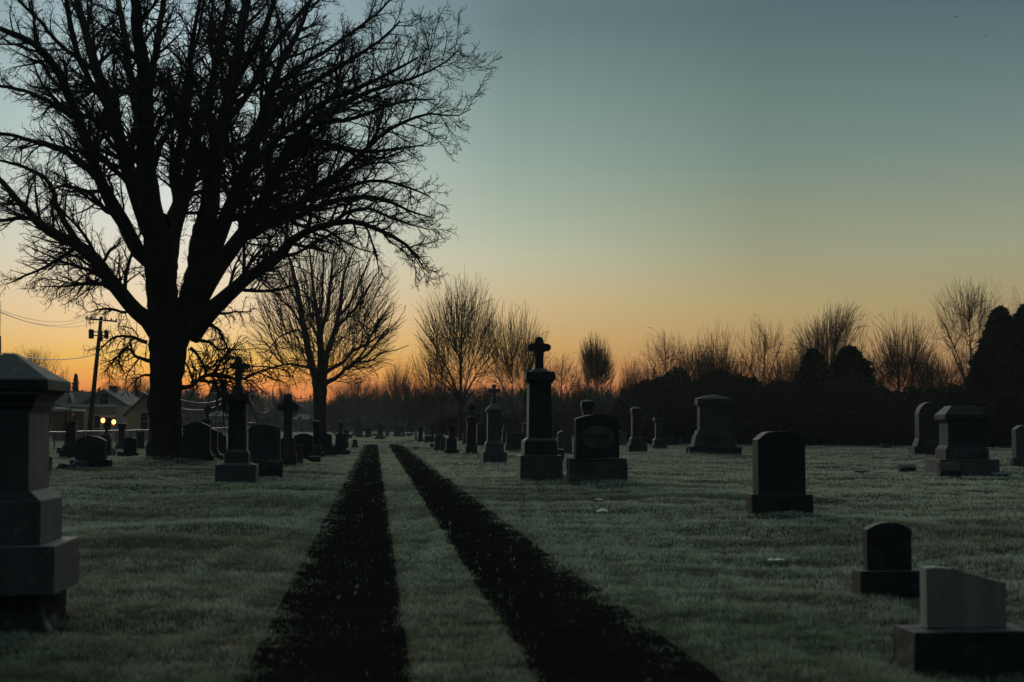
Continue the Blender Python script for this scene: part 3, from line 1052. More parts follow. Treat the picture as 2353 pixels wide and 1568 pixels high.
# ------------------------------------------------------------------ grown trees: prototypes whose meshes the copies share
def grown(seed, H, W, fork=.28, stems=1, limbs=8, low=.5, dn=.9, trunk_r=.28, E=2.3, bias=2.4, bumps=.13, rounds=None, pull=.22, lift=.05, rise=.03, wig=.15, rmin=.012, heads=1):
    rng = np.random.default_rng(seed)
    zf = H * fork
    zc = zf + low * (H - zf)
    up, down, rx = H - zc, (zc - zf * .75) * dn, W / 2
    n = 14
    smps = []
    if heads == 1:
        smps.append((shell_sampler(rng, zc, up, down, rx, E, bias, 5, bumps), np.zeros(3)))
    else:       # a crown of separate rounded heads
        for h in range(heads):
            a = h * 2 * math.pi / heads + .5
            k = .42 * rx
            smps.append((shell_sampler(rng, zc + (.12 * H if h % 2 else -.02 * H), up * (.88 if h % 2 else .95), down * .8, rx * .62, E, bias, 5, bumps), np.array([math.cos(a) * k, math.sin(a) * k * .6, 0])))

    def sampler(cnt):
        cnt = int(cnt * Q_TWIG)
        p = np.concatenate([f(cnt // len(smps)) + o for f, o in smps])
        return p[p[:, 2] > zf * .55]
    TP, TR, LP, LR = [], [], [], []
    for s in range(stems):
        a0 = s * 2 * math.pi / stems + rng.uniform(-.5, .5)
        off = np.array([math.cos(a0), math.sin(a0), 0]) * (0 if stems == 1 else .03 * H)
        topo = off * (1 if stems == 1 else 2.6) + np.array([0, 0, zf * rng.uniform(.9, 1.1)])
        u = np.linspace(0, 1, n)[:, None]
        P = off + (topo - off) * u
        P[1:, :2] += .02 * np.cumsum(rng.normal(0, .35, (n - 1, 2)), axis=0) * (H / 14)
        r0 = trunk_r / stems ** .6
        R = r0 * (1.0 - .3 * np.linspace(0, 1, n))
        R[0] *= 1.35
        R[1] *= 1.1
        TP.append(P)
        TR.append(R)
        nl = max(2, int(round(limbs / stems)))
        tg = sampler(400)
        outer = tg[np.argsort(-np.linalg.norm((tg - np.array([0, 0, zc])) / np.array([rx, rx, up]), axis=1))[:120]]
        outer = outer[outer[:, 2] > zf * 1.1]
        if stems > 1:
            outer = outer[(outer[:, :2] * off[None, :2]).sum(1) > -.1 * rx * np.linalg.norm(off)]
        chosen = [np.array([topo[0] * 1.3, topo[1] * 1.3, H * .95])]
        for i in range(nl - 1):      # spread the ends of the limbs as widely as they will go
            dmin = np.min([np.linalg.norm(outer - c, axis=1) for c in chosen], axis=0)
            chosen.append(outer[np.argmax(dmin + rng.uniform(0, .15 * W, len(outer)))])
        for i, tgt in enumerate(chosen):
            tb = 1.0 if i == 0 else rng.uniform(.6, 1.0)
            st, rb = P[int(tb * (n - 1))], R[int(tb * (n - 1))]
            tgt = st + (tgt - st) * .92
            h = tgt - st
            c1 = st + h * np.array([.25, .25, .36]) + np.array([0, 0, rise * H])
            c2 = st + h * np.array([.62, .62, .72]) + np.array([0, 0, rise * .6 * H])
            L = (1 - u) ** 3 * st + 3 * (1 - u) ** 2 * u * c1 + 3 * (1 - u) * u ** 2 * c2 + u ** 3 * tgt
            L[1:] += np.cumsum(rng.normal(0, .022 * wig / .15 * H / 14, (n - 1, 3)), axis=0)
            LP.append(L)
            LR.append(np.maximum(rb * rng.uniform(.5, .72) * (1 - .92 * np.linspace(0, 1, n)), rmin * 1.8))
    TP, TR, LP, LR = np.array(TP), np.array(TR), np.array(LP), np.array(LR)
    nodes = np.concatenate([LP[:, 2:].reshape(-1, 3)])
    nr = LR[:, 2:].ravel()
    rounds = rounds or [(50, .055, .020, 9), (190, .030, .015, 7), (480, .019, .012, 6), (900, .013, .010, 5), (1000, .011, .008, 4)]
    sets = colonize(rng, nodes, nr, sampler, [r + (wig,) for r in rounds], (0, 0, zf), pull, lift)
    trunk = branch_mesh('trunk', [(TP, TR, 8, .03), (LP, LR, 6, 0)], M['bark'], rng, True)
    crown = branch_mesh('crown', [(p, r, 4 if i < 2 else 3, 0) for i, (p, r) in enumerate(sets)], M['twig'])
    return dict(H=H, W=W, trunk=trunk, crown=crown)


PROTO = {
    'maple': grown(101, 15, 9, fork=.25, limbs=8, low=.5, pull=.25, lift=.07, wig=.12),
    'maple2': grown(157, 14, 9, fork=.22, stems=2, limbs=9, low=.5, pull=.25, lift=.06, wig=.12, bumps=.18),
    'vase': grown(202, 13, 12, fork=.32, stems=2, limbs=9, low=.62, heads=3, trunk_r=.32, pull=.25, lift=.05),
    'fan': grown(248, 13, 8, fork=.30, stems=2, limbs=8, low=.6, heads=2, trunk_r=.26, pull=.28, lift=.05, wig=.11),
    'oak': grown(303, 13, 14, fork=.36, limbs=8, low=.48, E=3.0, trunk_r=.36, pull=.16, lift=.0, wig=.26, bumps=.2),
    'ash': grown(404, 15, 12, fork=.36, limbs=9, low=.55, trunk_r=.28, pull=.18, lift=.02, wig=.24, bumps=.2,
                 rounds=[(50, .055, .022, 9), (180, .032, .016, 7), (430, .020, .013, 6), (800, .014, .010, 5), (700, .012, .009, 4)]),
    'clump': grown(505, 11, 10, fork=.16, stems=5, limbs=15, low=.45, trunk_r=.36, pull=.22, lift=.04, wig=.18, bumps=.22),
    'brush': grown(606, 8, 8, fork=.08, stems=7, limbs=21, low=.4, trunk_r=.22, pull=.2, lift=.05, wig=.18, bumps=.25),
    'poplar': grown(707, 14, 8, fork=.17, stems=3, limbs=12, low=.5, trunk_r=.22, pull=.32, lift=.14, wig=.10, E=2.0, bumps=.2,
                    rounds=[(50, .050, .020, 9), (160, .030, .015, 7), (380, .019, .012, 6), (700, .013, .010, 5), (600, .011, .008, 4)]),
}


def place_tree(kind, name, cx, top, dist, wpx, rz, label, group=None, drop=0.0, cat='tree'):
    pr = PROTO[kind]
    pt = at(cx, top, dist)
    mpp = dist / F_PX
    h = pt.z + drop
    w = wpx * mpp
    t = tree_thing(name, (pt.x, dist, -drop), label, group, cat)
    t.rotation_euler = (0, 0, rz)
    s = (w / pr['W'])
    t.scale = (s, s, h / pr['H'])
    for nm in ('trunk', 'crown'):
        obj_from_mesh(nm, pr[nm], t)
    return t
# ================================================================== gravestones
HEADS = 'headstones standing in the cemetery lawn'
PILLARS = 'pillar monuments among the graves'
CROSSES = 'cross monuments among the graves'
LOWS = 'low grave markers in the lawn'
FARS = 'small distant headstones at the far end of the cemetery'
SR = random.Random(5)


def frustum(bm, z0, z1, wb, wt, db, dt, x=0.0, y=0.0, bevel=0.0):
    """a block that tapers from wb x db at z0 to wt x dt at z1, centred on x, y"""
    vs = []
    for z, w, d in ((z0, wb, db), (z1, wt, dt)):
        for sx, sy in ((-1, -1), (1, -1), (1, 1), (-1, 1)):
            vs.append(bm.verts.new((x + sx * w / 2, y + sy * d / 2, z)))
    fs = [bm.faces.new([vs[i] for i in q]) for q in ((3, 2, 1, 0), (4, 5, 6, 7), (0, 1, 5, 4), (1, 2, 6, 5), (2, 3, 7, 6), (3, 0, 4, 7))]
    if bevel > 0:
        es = list({e for f in fs for e in f.edges})
        bmesh.ops.bevel(bm, geom=es, offset=bevel, segments=2, affect='EDGES', profile=.6)


def prism(bm, prof, d, y=0.0, bevel=0.0):
    """a profile in x, z pulled to depth d along y"""
    f0 = [bm.verts.new((x, y - d / 2, z)) for x, z in prof]
    f1 = [bm.verts.new((x, y + d / 2, z)) for x, z in prof]
    n = len(prof)
    faces = [bm.faces.new(f0), bm.faces.new(list(reversed(f1)))]
    for i in range(n):
        j = (i + 1) % n
        faces.append(bm.faces.new((f0[j], f0[i], f1[i], f1[j])))
    if bevel > 0:
        es = [e for e in {e for f in faces[:2] for e in f.edges}]
        bmesh.ops.bevel(bm, geom=es, offset=bevel, segments=2, affect='EDGES', profile=.6)


def top_profile(kind, w, h):
    """outline of a standing slab of width w and height h, counter-clockwise from the lower left"""
    a = w / 2
    p = [(-a, 0), (a, 0)]
    if kind == 'flat':
        p += [(a, h), (-a, h)]
    elif kind == 'round':            # a flat segment arch
        s = min(.16 * w, .25 * h)
        p += [(a * math.cos(t) if False else a - 2 * a * i / 12, h - s * ((2 * i / 12 - 1) ** 2)) for i, t in enumerate([0] * 13)]
    elif kind == 'arch':             # half-round head
        r = min(a, h * .45)
        p += [(a * math.cos(math.pi * i / 14), h - r + r * math.sin(math.pi * i / 14)) for i in range(15)]
    elif kind == 'ogee':             # clipped, scooped shoulders and a flat crown
        c, s = .26 * w, .13 * h
        p += [(a, h - s), (a - c * .25, h - s * .72), (a - c * .5, h - s * .36), (a - c * .8, h - s * .08), (a - c * 1.3, h),
              (-a + c * 1.3, h), (-a + c * .8, h - s * .08), (-a + c * .5, h - s * .36), (-a + c * .25, h - s * .72), (-a, h - s)]
    elif kind == 'clip':
        c = .2 * w
        p += [(a, h - c * .6), (a - c, h), (-a + c, h), (-a, h - c * .6)]
    elif kind == 'gable':
        p += [(a, h * .82), (0, h), (-a, h * .82)]
    elif kind == 'hip':
        p += [(a, h * .86), (a * .35, h), (-a * .35, h), (-a, h * .86)]
    elif kind == 'lens':
        p += [(a - 2 * a * i / 10, h - .10 * w * ((2 * i / 10 - 1) ** 2)) for i in range(11)]
    elif kind == 'taper':
        p += [(a * .78, h), (-a * .92, h)]
    elif kind == 'broken':
        p += [(a * .99, h * .74), (a * .6, h * .79), (a * .1, h * .88), (-a * .35, h * .97), (-a * .7, h), (-a, h * .985)]
    return p


def roughen(bm, amount, cuts, seed, keep_bottom=True):
    """rock-faced: subdivide and push the vertices about"""
    bmesh.ops.subdivide_edges(bm, edges=bm.edges[:], cuts=cuts, use_grid_fill=True)
    r = random.Random(seed)
    off = (r.uniform(0, 50), r.uniform(0, 50), r.uniform(0, 50))
    from mathutils import noise as mn
    bm.normal_update()
    size = max(max(v.co.x for v in bm.verts) - min(v.co.x for v in bm.verts), .1)
    for v in bm.verts:
        q = Vector((v.co.x + off[0], v.co.y + off[1], v.co.z + off[2])) * (3.2 / size)
        k = mn.noise(q * 1.0) + .6 * mn.noise(q * 2.3)
        if keep_bottom and v.co.z < .01:
            continue
        v.co += v.normal * (amount * (k - .25))


def text_mesh(txt, width, height, depth):
    """raised lettering as one mesh, standing in x-z and facing -y, centred"""
    cu = bpy.data.curves.new('inscription', 'FONT')
    cu.body = txt
    cu.align_x = 'CENTER'
    cu.align_y = 'CENTER'
    cu.size = 1.0
    cu.extrude = .5
    cu.resolution_u = 2
    ob = bpy.data.objects.new('inscription', cu)
    COL.objects.link(ob)
    dg = bpy.context.evaluated_depsgraph_get()
    me = bpy.data.meshes.new_from_object(ob.evaluated_get(dg))
    bpy.data.objects.remove(ob)
    xs = [v.co.x for v in me.vertices]
    ys = [v.co.y for v in me.vertices]
    sx = width / (max(xs) - min(xs))
    sy = height / (max(ys) - min(ys))
    mx_, my_ = (max(xs) + min(xs)) / 2, (max(ys) + min(ys)) / 2
    for v in me.vertices:
        v.co = ((v.co.x - mx_) * sx, -v.co.z * depth * 2, (v.co.y - my_) * sy)
    me.flip_normals() if False else None
    return me


def inscription(parent, txt, w, h, y_face, z, mat):
    me = text_mesh(txt, w, h, .006)
    me.materials.append(mat)
    o = obj_from_mesh('inscription', me, parent)
    o.location = (0, y_face, z)
    return o


def stand(cx, by, name, label, cat, group, depth_px=0.0, yaw=0.0, h_off=0.0):
    """an Empty on the lawn whose front foot shows at pixel cx, by; returns it, metres per pixel and the azimuth"""
    p = ground_at(cx, by)
    mpp = m_per_px(p.x, p.y)
    k = (p.y + depth_px * mpp / 2) / p.y
    x, y = p.x * k, p.y * k
    z = float(ground_h(x, y)) - .02 + h_off
    t = empty(name, (x, y, z), ROAD_YAW + yaw, label, cat, group)
    return t, m_per_px(x, y), math.atan2(x, y)


def face_scale(az, yaw, depth):
    a = abs(az + ROAD_YAW + yaw)
    return 1.0 / (math.cos(a) + depth * math.sin(a))


def slab(cx, by, W, H, mat, label, top='flat', base=.2, die=.82, name='headstone', cat='headstone', group=HEADS, thick=.26, rock=0.0, yaw=0.0,
         text=None, tmat='letter_dark', base2=0.0, bev=.012, bmat=None, tilt=0.0):
    """a standing slab on its base; W, H in pixels"""
    t, mpp, az = stand(cx, by, name, label, cat, group, W * .4, yaw)
    k = face_scale(az, yaw, .42)
    w, h = W * mpp * k, H * mpp
    hb = h * base
    z = 0.0
    if base > 0:
        bm = bmesh.new()
        frustum(bm, -.08, hb, w, w * .985, w * .42, w * .41, bevel=min(bev * 1.2, w * .02))
        if rock:
            roughen(bm, rock * w * .05, 5, cx, False)
        bm_obj('base', bm, M[bmat or mat], t, smooth=bool(rock))
        z = hb
    if base2 > 0:
        bm = bmesh.new()
        frustum(bm, z, z + h * base2, w * (die + 1) / 2, w * die * 1.02, w * .36, w * thick * 1.05, bevel=min(bev, w * .02))
        bm_obj('plinth', bm, M[mat], t)
        z += h * base2
    bm = bmesh.new()
    pr = top_profile(top, w * die, h - z)
    prism(bm, pr, w * thick, 0, min(bev, w * .02))
    for v in bm.verts:
        v.co.z += z
    if rock > .5:
        pass
    d = bm_obj('die', bm, M[mat], t)
    if tilt:
        d.rotation_euler = (0, tilt, 0)
    if text:
        zz, th, tw, where = text
        yf = -(w * .41 / 2 + .004) if where == 'base' else (-(w * thick / 2 + .003) if where == 'die' else -(w * .36 / 2 + .004))
        inscription(t, where_text(text), w * tw, h * th, yf, h * zz, M[tmat])
    return t


TXT = {}


def where_text(text):
    return TXT[id(text)]


def marker(cx, by, W, H, mat, label, slant=.5, name='grave_marker', yaw=0.0, depth=.6, text=None, tmat='letter_dark'):
    """a low block whose face slopes back"""
    t, mpp, az = stand(cx, by, name, label, 'grave marker', LOWS, W * depth, yaw)
    k = face_scale(az, yaw, depth)
    w, h = W * mpp * k, H * mpp
    d = w * depth
    bm = bmesh.new()
    prof = [(-d / 2, -.06), (d / 2, -.06), (d / 2, h), (d / 2 - d * (1 - slant) * .7, h), (-d / 2, h * (1 - slant) + .03)]
    f0 = [bm.verts.new((-w / 2, y, z)) for y, z in prof]
    f1 = [bm.verts.new((w / 2, y, z)) for y, z in prof]
    faces = [bm.faces.new(list(reversed(f0))), bm.faces.new(f1)]
    for i in range(5):
        j = (i + 1) % 5
        faces.append(bm.faces.new((f0[i], f0[j], f1[j], f1[i])))
    bmesh.ops.bevel(bm, geom=list({e for f in faces for e in f.edges}), offset=min(.012, w * .02), segments=1, affect='EDGES')
    bm_obj('block', bm, M[mat], t)
    if text:
        txt, zz, th, tw = text
        o = inscription(t, txt, w * tw, h * th, -d / 2 + d * .14, h * zz, M[tmat])
        o.rotation_euler = (-math.atan2(d * .3, h * slant), 0, 0)
    return t


def cross_mesh(bm, z0, h, aw, th, dz, arm=.34, chamfer=0.0, round_=0.0, taper=.1):
    """a latin cross from z0: height h, span aw, shaft width th, depth dz"""
    a = th / 2
    ab = h * (1 - arm) - th * .5
    at_ = ab + th * .95
    w = aw / 2
    c = chamfer * th
    f = 1 + taper
    p = [(-a * f, 0), (a * f, 0), (a, ab), (w - c, ab)]
    p += ([(w, ab + c), (w, at_ - c)] if c else [(w, ab)])
    p += [(w - c, at_)] if c else [(w, at_)]
    p += [(a, at_)]
    p += ([(a, h - c), (a - c, h), (-a + c, h), (-a, h - c)] if c else [(a, h), (-a, h)])
    p += [(-a, at_)]
    p += [(-w + c, at_)] if c else [(-w, at_)]
    p += ([(-w, at_ - c), (-w, ab + c)] if c else [])
    p += [(-w + c, ab)] if c else [(-w, ab)]
    p += [(-a, ab)]
    prism(bm, p, dz, 0, min(.02, th * .08))
    for v in bm.verts:
        if v.tag is False:
            pass
    for v in bm.verts:
        v.co.z += z0


def celtic_mesh(bm, z0, h, aw, dz):
    """a flared cross with rounded arm ends on a waisted foot"""
    w = aw / 2
    a = aw * .11
    cz = h - w
    p = [(-aw * .20, 0), (aw * .20, 0), (a * 1.1, cz * .45), (a, cz - a * 1.3)]
    p += [(w * .62, cz - w * .30), (w * .9, cz - w * .36), (w, cz - w * .1), (w, cz + w * .1), (w * .9, cz + w * .36), (w * .62, cz + w * .30), (a, cz + a * 1.3)]
    p += [(w * .30, cz + w * .62), (w * .36, cz + w * .9), (w * .1, cz + w), (-w * .1, cz + w), (-w * .36, cz + w * .9), (-w * .30, cz + w * .62)]
    p += [(-a, cz + a * 1.3), (-w * .62, cz + w * .30), (-w * .9, cz + w * .36), (-w, cz + w * .1), (-w, cz - w * .1), (-w * .9, cz - w * .36), (-w * .62, cz - w * .30), (-a, cz - a * 1.3), (-a * 1.1, cz * .45)]
    prism(bm, p, dz, 0, dz * .08)
    for v in bm.verts:
        v.co.z += z0


def mono(cx, by, levels, mat, label, name='pillar_monument', cat='monument', group=PILLARS, depth=1.0, cross=None, yaw=0.0, roof=0.0, mats=None,
         text=None, tmat='letter_dark', rock=None, ref=None, ball=None, bev=.016):
    """a monument built up in levels (part, height, width below, width above) given in pixels"""
    W = levels[0][2]
    t, mpp, az = stand(cx, by, name, label, cat, group, W * depth, yaw)
    k = face_scale(az, yaw, depth)
    z = 0.0
    zt = 0.0
    info = {}
    for i, lv in enumerate(levels):
        part, h, wb, wt_ = lv[:4]
        dd = lv[4] if len(lv) > 4 else depth
        h, wb, wt_ = h * mpp, wb * mpp * k, wt_ * mpp * k
        bm = bmesh.new()
        if part == 'cove':
            # a swelling course between shaft and capital
            n = 5
            for j in range(n):
                u0, u1 = j / n, (j + 1) / n
                f0, f1 = u0 ** 1.8, u1 ** 1.8
                frustum(bm, z + h * u0, z + h * u1, wb + (wt_ - wb) * f0, wb + (wt_ - wb) * f1, (wb + (wt_ - wb) * f0) * dd, (wb + (wt_ - wb) * f1) * dd)
            part = 'capital'
        elif part == 'ogee':
            n = 6
            for j in range(n):
                u0, u1 = j / n, (j + 1) / n
                g = lambda u: .5 - .5 * math.cos(math.pi * u)
                frustum(bm, z + h * u0, z + h * u1, wb + (wt_ - wb) * g(u0), wb + (wt_ - wb) * g(u1), (wb + (wt_ - wb) * g(u0)) * dd, (wb + (wt_ - wb) * g(u1)) * dd)
            part = 'plinth'
        else:
            frustum(bm, z - (.1 if i == 0 else 0), z + h, wb, wt_, wb * dd, wt_ * dd, bevel=min(bev, wb * .03, h * .2))
            if rock and part in rock:
                roughen(bm, wb * .035, 5, cx + i, i == 0)
        bm_obj(part, bm, M[(mats or {}).get(part, mat)], t, smooth=bool(rock and part in rock))
        info[part] = (z, h, wb, dd)
        z += h
        top_w = wt_
    if roof:
        bm = bmesh.new()
        h = roof * mpp
        frustum(bm, z, z + h, top_w * .98, top_w * .12, top_w * .98 * dd, top_w * .12 * dd, bevel=min(.01, h * .1))
        bm_obj('roof', bm, M[mat], t)
        z += h
    if cross:
        kind, h, aw, th = cross[:4]
        bm = bmesh.new()
        if kind == 'celtic':
            celtic_mesh(bm, z, h * mpp, aw * mpp, th * mpp)
        else:
            cross_mesh(bm, z, h * mpp, aw * mpp, th * mpp, th * mpp * .8, arm=cross[4] if len(cross) > 4 else .34,
                       chamfer=cross[5] if len(cross) > 5 else 0.0)
            if kind == 'rough':
                roughen(bm, th * mpp * .10, 3, cx, False)
        bm_obj('cross', bm, M[mat], t, smooth=(kind == 'rough'))
    if ball:
        bm = bmesh.new()
        bmesh.ops.create_uvsphere(bm, u_segments=16, v_segments=10, radius=ball * mpp / 2)
        for v in bm.verts:
            v.co.z += z + ball * mpp * .42
        bm_obj('finial', bm, M[mat], t, smooth=True)
    if text:
        txt, part, zf, hf, wf = text
        z0, h, wb, dd = info[part]
        inscription(t, txt, wb * wf, h * hf, -(wb * dd / 2 + .005), z0 + h * zf, M[tmat])
    return t


def tx(txt, *a):
    t = tuple(a)
    TXT[id(t)] = txt
    KEEP.append(t)
    return t


KEEP = []

# ------------------------------------------------------------------ the large grey monument in the left foreground
def front_monument():
    x, y = -4.075, 11.55
    t = empty('square_monument', (x, y, 0), ROAD_YAW, 'huge grey stepped monument cut by the left edge of the photo', 'monument')
    g = M['granite']
    bm = bmesh.new()
    frustum(bm, -.2, .275, .92, .80, .90, .78)
    roughen(bm, .10, 9, 3, False)
    bm_obj('foundation', bm, M['rock'], t, smooth=True)
    bm = bmesh.new()
    frustum(bm, .27, .655, .96, .955, .96, .955, bevel=.012)
    bm_obj('base', bm, g, t)
    bm = bmesh.new()
    frustum(bm, .655, 1.0, .70, .695, .79, .785, bevel=.01)
    bm_obj('plinth', bm, g, t)
    bm = bmesh.new()
    frustum(bm, 1.0, 1.075, .68, .52, .77, .75)
    frustum(bm, 1.075, 1.70, .49, .475, .73, .715, bevel=.008)
    bm_obj('die', bm, g, t)
    bm = bmesh.new()
    for z0, z1, a, b in ((1.70, 1.745, .50, .53), (1.745, 1.80, .54, .57), (1.80, 1.835, .60, .63), (1.835, 1.865, .65, .70)):
        frustum(bm, z0, z1, a, b, a + .2, b + .12)
    bm_obj('moulding', bm, g, t)
    bm = bmesh.new()
    frustum(bm, 1.865, 1.955, .79, .79, .86, .86, bevel=.01)
    frustum(bm, 1.955, 2.175, .78, .08, .85, .10, bevel=.008)
    bm_obj('cap', bm, M['granite_dark'], t)


front_monument()

# ------------------------------------------------------------------ right foreground
def broken_slab():
    t, mpp, az = stand(2216, 1541, 'broken_headstone', 'pale marble headstone broken off aslant on a dark block, nearest on the right', 'headstone', HEADS, 110)
    w = 148 * 2 * mpp
    bm = bmesh.new()
    frustum(bm, -.1, .335, .84, .83, .42, .41, bevel=.012)
    roughen(bm, .012, 5, 4, False)
    bm_obj('base', bm, M['granite_dark'], t, smooth=False)
    bm = bmesh.new()
    prism(bm, top_profile('broken', .545, .40), .12, 0, .008)
    for v in bm.verts:
        v.co.z += .335
    bm_obj('die', bm, M['marble'], t)


broken_slab()
slab(2040, 1380, 163, 182, 'granite_dark', 'small dark headstone with a gently arched top behind the broken marble one', 'round', base=.40, die=.70, thick=.22)
slab(1791, 1192, 157, 196, 'granite_dark', 'black headstone with scooped shoulders standing alone on the right lawn', 'ogee', base=.27, die=.76, thick=.34, rock=.35)

# ------------------------------------------------------------------ right middle
mono(1239, 1107, [('base', 55, 108, 107), ('plinth', 32, 85, 83), ('ogee', 9, 81, 62), ('die', 119, 60, 56), ('cove', 11, 56, 72), ('capital', 20, 74, 74), ('neck', 8, 52, 26)],
     'granite_dark', 'tall dark cross monument right of the drive, cross with clipped ends against the sky', 'cross_monument', 'monument', CROSSES,
     cross=('latin', 73, 54, 18, .33, .28), mats={'base': 'granite'})


def oval_stone():
    t, mpp, az = stand(1371, 1115, 'oval_headstone', 'broad dark headstone with an oval panel on a rock-faced base beside the tall cross', 'headstone', HEADS, 60)
    k = face_scale(az, 0, .4)
    w, h = 145 * mpp * k, 156 * mpp
    bm = bmesh.new()
    frustum(bm, -.1, h * .36, w, w * .97, w * .40, w * .38, bevel=.02)
    roughen(bm, .075, 8, 9, False)
    bm_obj('base', bm, M['granite'], t, smooth=True)
    bm = bmesh.new()
    prism(bm, top_profile('lens', w * .73, h * .645), w * .26, 0, .02)
    for v in bm.verts:
        v.co.z += h * .355
    bm_obj('die', bm, M['granite_dark'], t)
    bm = bmesh.new()
    n = 32
    zc, rx, rz, yf = h * .66, w * .27, h * .165, -w * .13
    c0 = [bm.verts.new((rx * math.cos(2 * math.pi * i / n), yf - .014, zc + rz * math.sin(2 * math.pi * i / n))) for i in range(n)]
    c1 = [bm.verts.new((rx * 1.05 * math.cos(2 * math.pi * i / n), yf + .01, zc + rz * 1.07 * math.sin(2 * math.pi * i / n))) for i in range(n)]
    bm.faces.new(c0)
    for i in range(n):
        bm.faces.new((c0[i], c0[(i + 1) % n], c1[(i + 1) % n], c1[i]))
    p = bm_obj('oval_panel', bm, M['granite'], t)
    me = text_mesh('HENNESSY', rx * 1.6, h * .06, .005)
    me.materials.append(M['letter_dark'])
    o = obj_from_mesh('inscription', me, p)
    o.location = (0, yf - .016, zc + h * .02)


oval_stone()
mono(1350, 1056, [('base', 16, 50, 49), ('plinth', 14, 40, 39), ('die', 80, 25, 24), ('capital', 10, 25, 32), ('cap', 14, 33, 33)], 'granite_dark',
     'square-topped pillar rising behind the headstone with the oval panel', roof=4)
marker(1284, 1058, 26, 30, 'granite_blue', 'bluish block between the tall cross and the oval headstone', slant=.1)
slab(1297, 1043, 36, 54, 'granite_frosted', 'square headstone with a frosted sloping top behind the tall cross and oval stone', 'hip', base=.18, die=.95, thick=.5)
slab(1272, 1027, 13, 26, 'granite_frosted', 'small headstone with a frosted top just right of the tall cross shaft', 'round', base=.25, die=.85)
slab(1183, 1037, 46, 41, 'granite_blue', 'wide blue-grey headstone left of the tall cross monument', 'flat', base=.3, die=.9, thick=.35)
mono(1207, 1036, [('base', 14, 26, 25), ('die', 40, 15, 13), ('capital', 6, 13, 18)], 'sandstone', 'urn-topped pillar half hidden by the left edge of the tall cross', roof=3, ball=8)
mono(1161, 1021, [('base', 12, 18, 17), ('die', 18, 15, 14), ('ogee', 14, 16, 6)], 'granite_dark', 'small cross on a swelling pedestal between the gabled monument and tall cross',
     'cross_monument', 'monument', CROSSES, cross=('latin', 21, 12, 4, .36))
mono(1135, 1066, [('base', 25, 59, 58), ('plinth', 18, 46, 45), ('ogee', 7, 45, 35), ('die', 62, 34, 33), ('cove', 5, 33, 38), ('capital', 6, 40, 40), ('roof', 12, 39, 12)],
     'granite', 'tall grey monument with a gabled head and a flared cross left of the tall cross', 'cross_monument', 'monument', CROSSES, cross=('celtic', 44, 28, 7))
mono(1107, 1026, [('base', 10, 28, 27), ('die', 40, 25, 24), ('neck', 4, 12, 9)], 'granite_dark', 'square block with a little cross on top behind the gabled monument',
     'cross_monument', 'monument', CROSSES, cross=('latin', 19, 11, 3.6, .36))
mono(1083, 1048, [('base', 9, 38, 37), ('plinth', 13, 28, 27), ('ogee', 4, 27, 23), ('die', 53, 22.5, 22), ('capital', 9, 24, 27), ('neck', 5, 18, 9)], 'granite_dark',
     'slim black cross monument left of the gabled grey one', 'cross_monument', 'monument', CROSSES, cross=('latin', 28, 20, 8, .36, .2))
mono(1037, 1046, [('base', 11, 36, 36), ('plinth', 26, 26, 25), ('die', 16, 15, 14), ('capital', 11, 15, 18)], 'granite_dark', 'squat black pillar with a flat cap left of the slim black cross')
slab(1011, 1035, 30, 39, 'granite_blue', 'rounded headstone next to the squat black pillar', 'arch', base=.25, die=.8)
slab(1022, 1038.5, 22, 33, 'sandstone', 'dark headstone wedged between the rounded one and the squat pillar', 'flat', base=.15, die=.95)
slab(993, 1029, 12, 12, 'granite_blue', 'small block at the left foot of the rounded headstone', 'flat', base=.4)
slab(987, 1018.5, 26, 17, 'granite_dark', 'wide low headstone left of the rounded one', 'flat', base=.4, die=.9)
mono(966, 1016.5, [('base', 7, 17, 16), ('die', 24, 10.5, 9), ('capital', 5, 9.5, 9.5)], 'granite_dark', 'dark tapering pillar right of the fork in the drive')
mono(955.5, 1011, [('base', 7, 9, 8.5), ('die', 11, 5, 4)], 'marble', 'little pale obelisk beside the dark tapering pillar', 'obelisk', roof=2.5)
mono(980, 1001, [('base', 7, 11, 10.5), ('die', 20, 7, 6.5), ('capital', 3, 8, 8)], 'sandstone', 'statue-topped pillar beyond the dark tapering pillar', ball=6)
mono(990, 1001, [('base', 9, 13, 12), ('die', 26, 8, 7.5), ('capital', 6, 9.5, 10)], 'granite', 'capped pillar next to the statue-topped one in the distance')
mono(966.5, 1000, [('base', 8, 11, 10.5), ('die', 21, 8, 7.5)], 'granite', 'plain pillar showing above the dark tapering pillar')
slab(980.5, 1000, 10, 8, 'red_granite', 'low reddish stone at the foot of the distant pillars', 'flat', base=.3)
slab(956, 988.5, 7.5, 11, 'granite', 'pale rounded headstone far off above the little obelisk', 'arch', base=.2)
slab(1002, 988, 8, 13, 'granite', 'pale rounded headstone far off right of the capped pillar', 'arch', base=.2)
slab(1028, 992.5, 12, 21, 'granite', 'stepped distant headstone behind the squat pillar and multi-stemmed tree', 'ogee', base=.3)
slab(1050, 999, 18, 22, 'granite_dark', 'broad distant block left of the slim black cross', 'flat', base=.2, die=.95)
mono(1066, 1010, [('base', 10, 16, 15), ('die', 34, 9, 8.5), ('capital', 5, 11, 11)], 'granite_dark', 'dark pillar with a small cross half hidden behind the slim black cross', 'cross_monument', 'monument', CROSSES, cross=('latin', 11, 8, 3, .4))
mono(1068, 1022, [('base', 9, 12, 12), ('die', 18, 9, 8.5)], 'sandstone', 'short pillar just left of the slim black cross')
marker(1052, 1005.5, 9, 6, 'granite', 'tiny marker in the lawn left of the slim black cross', slant=.2)
marker(955, 1033, 15, 6.5, 'granite_blue', 'low dark marker alone in the lawn right of the drive', slant=.25)
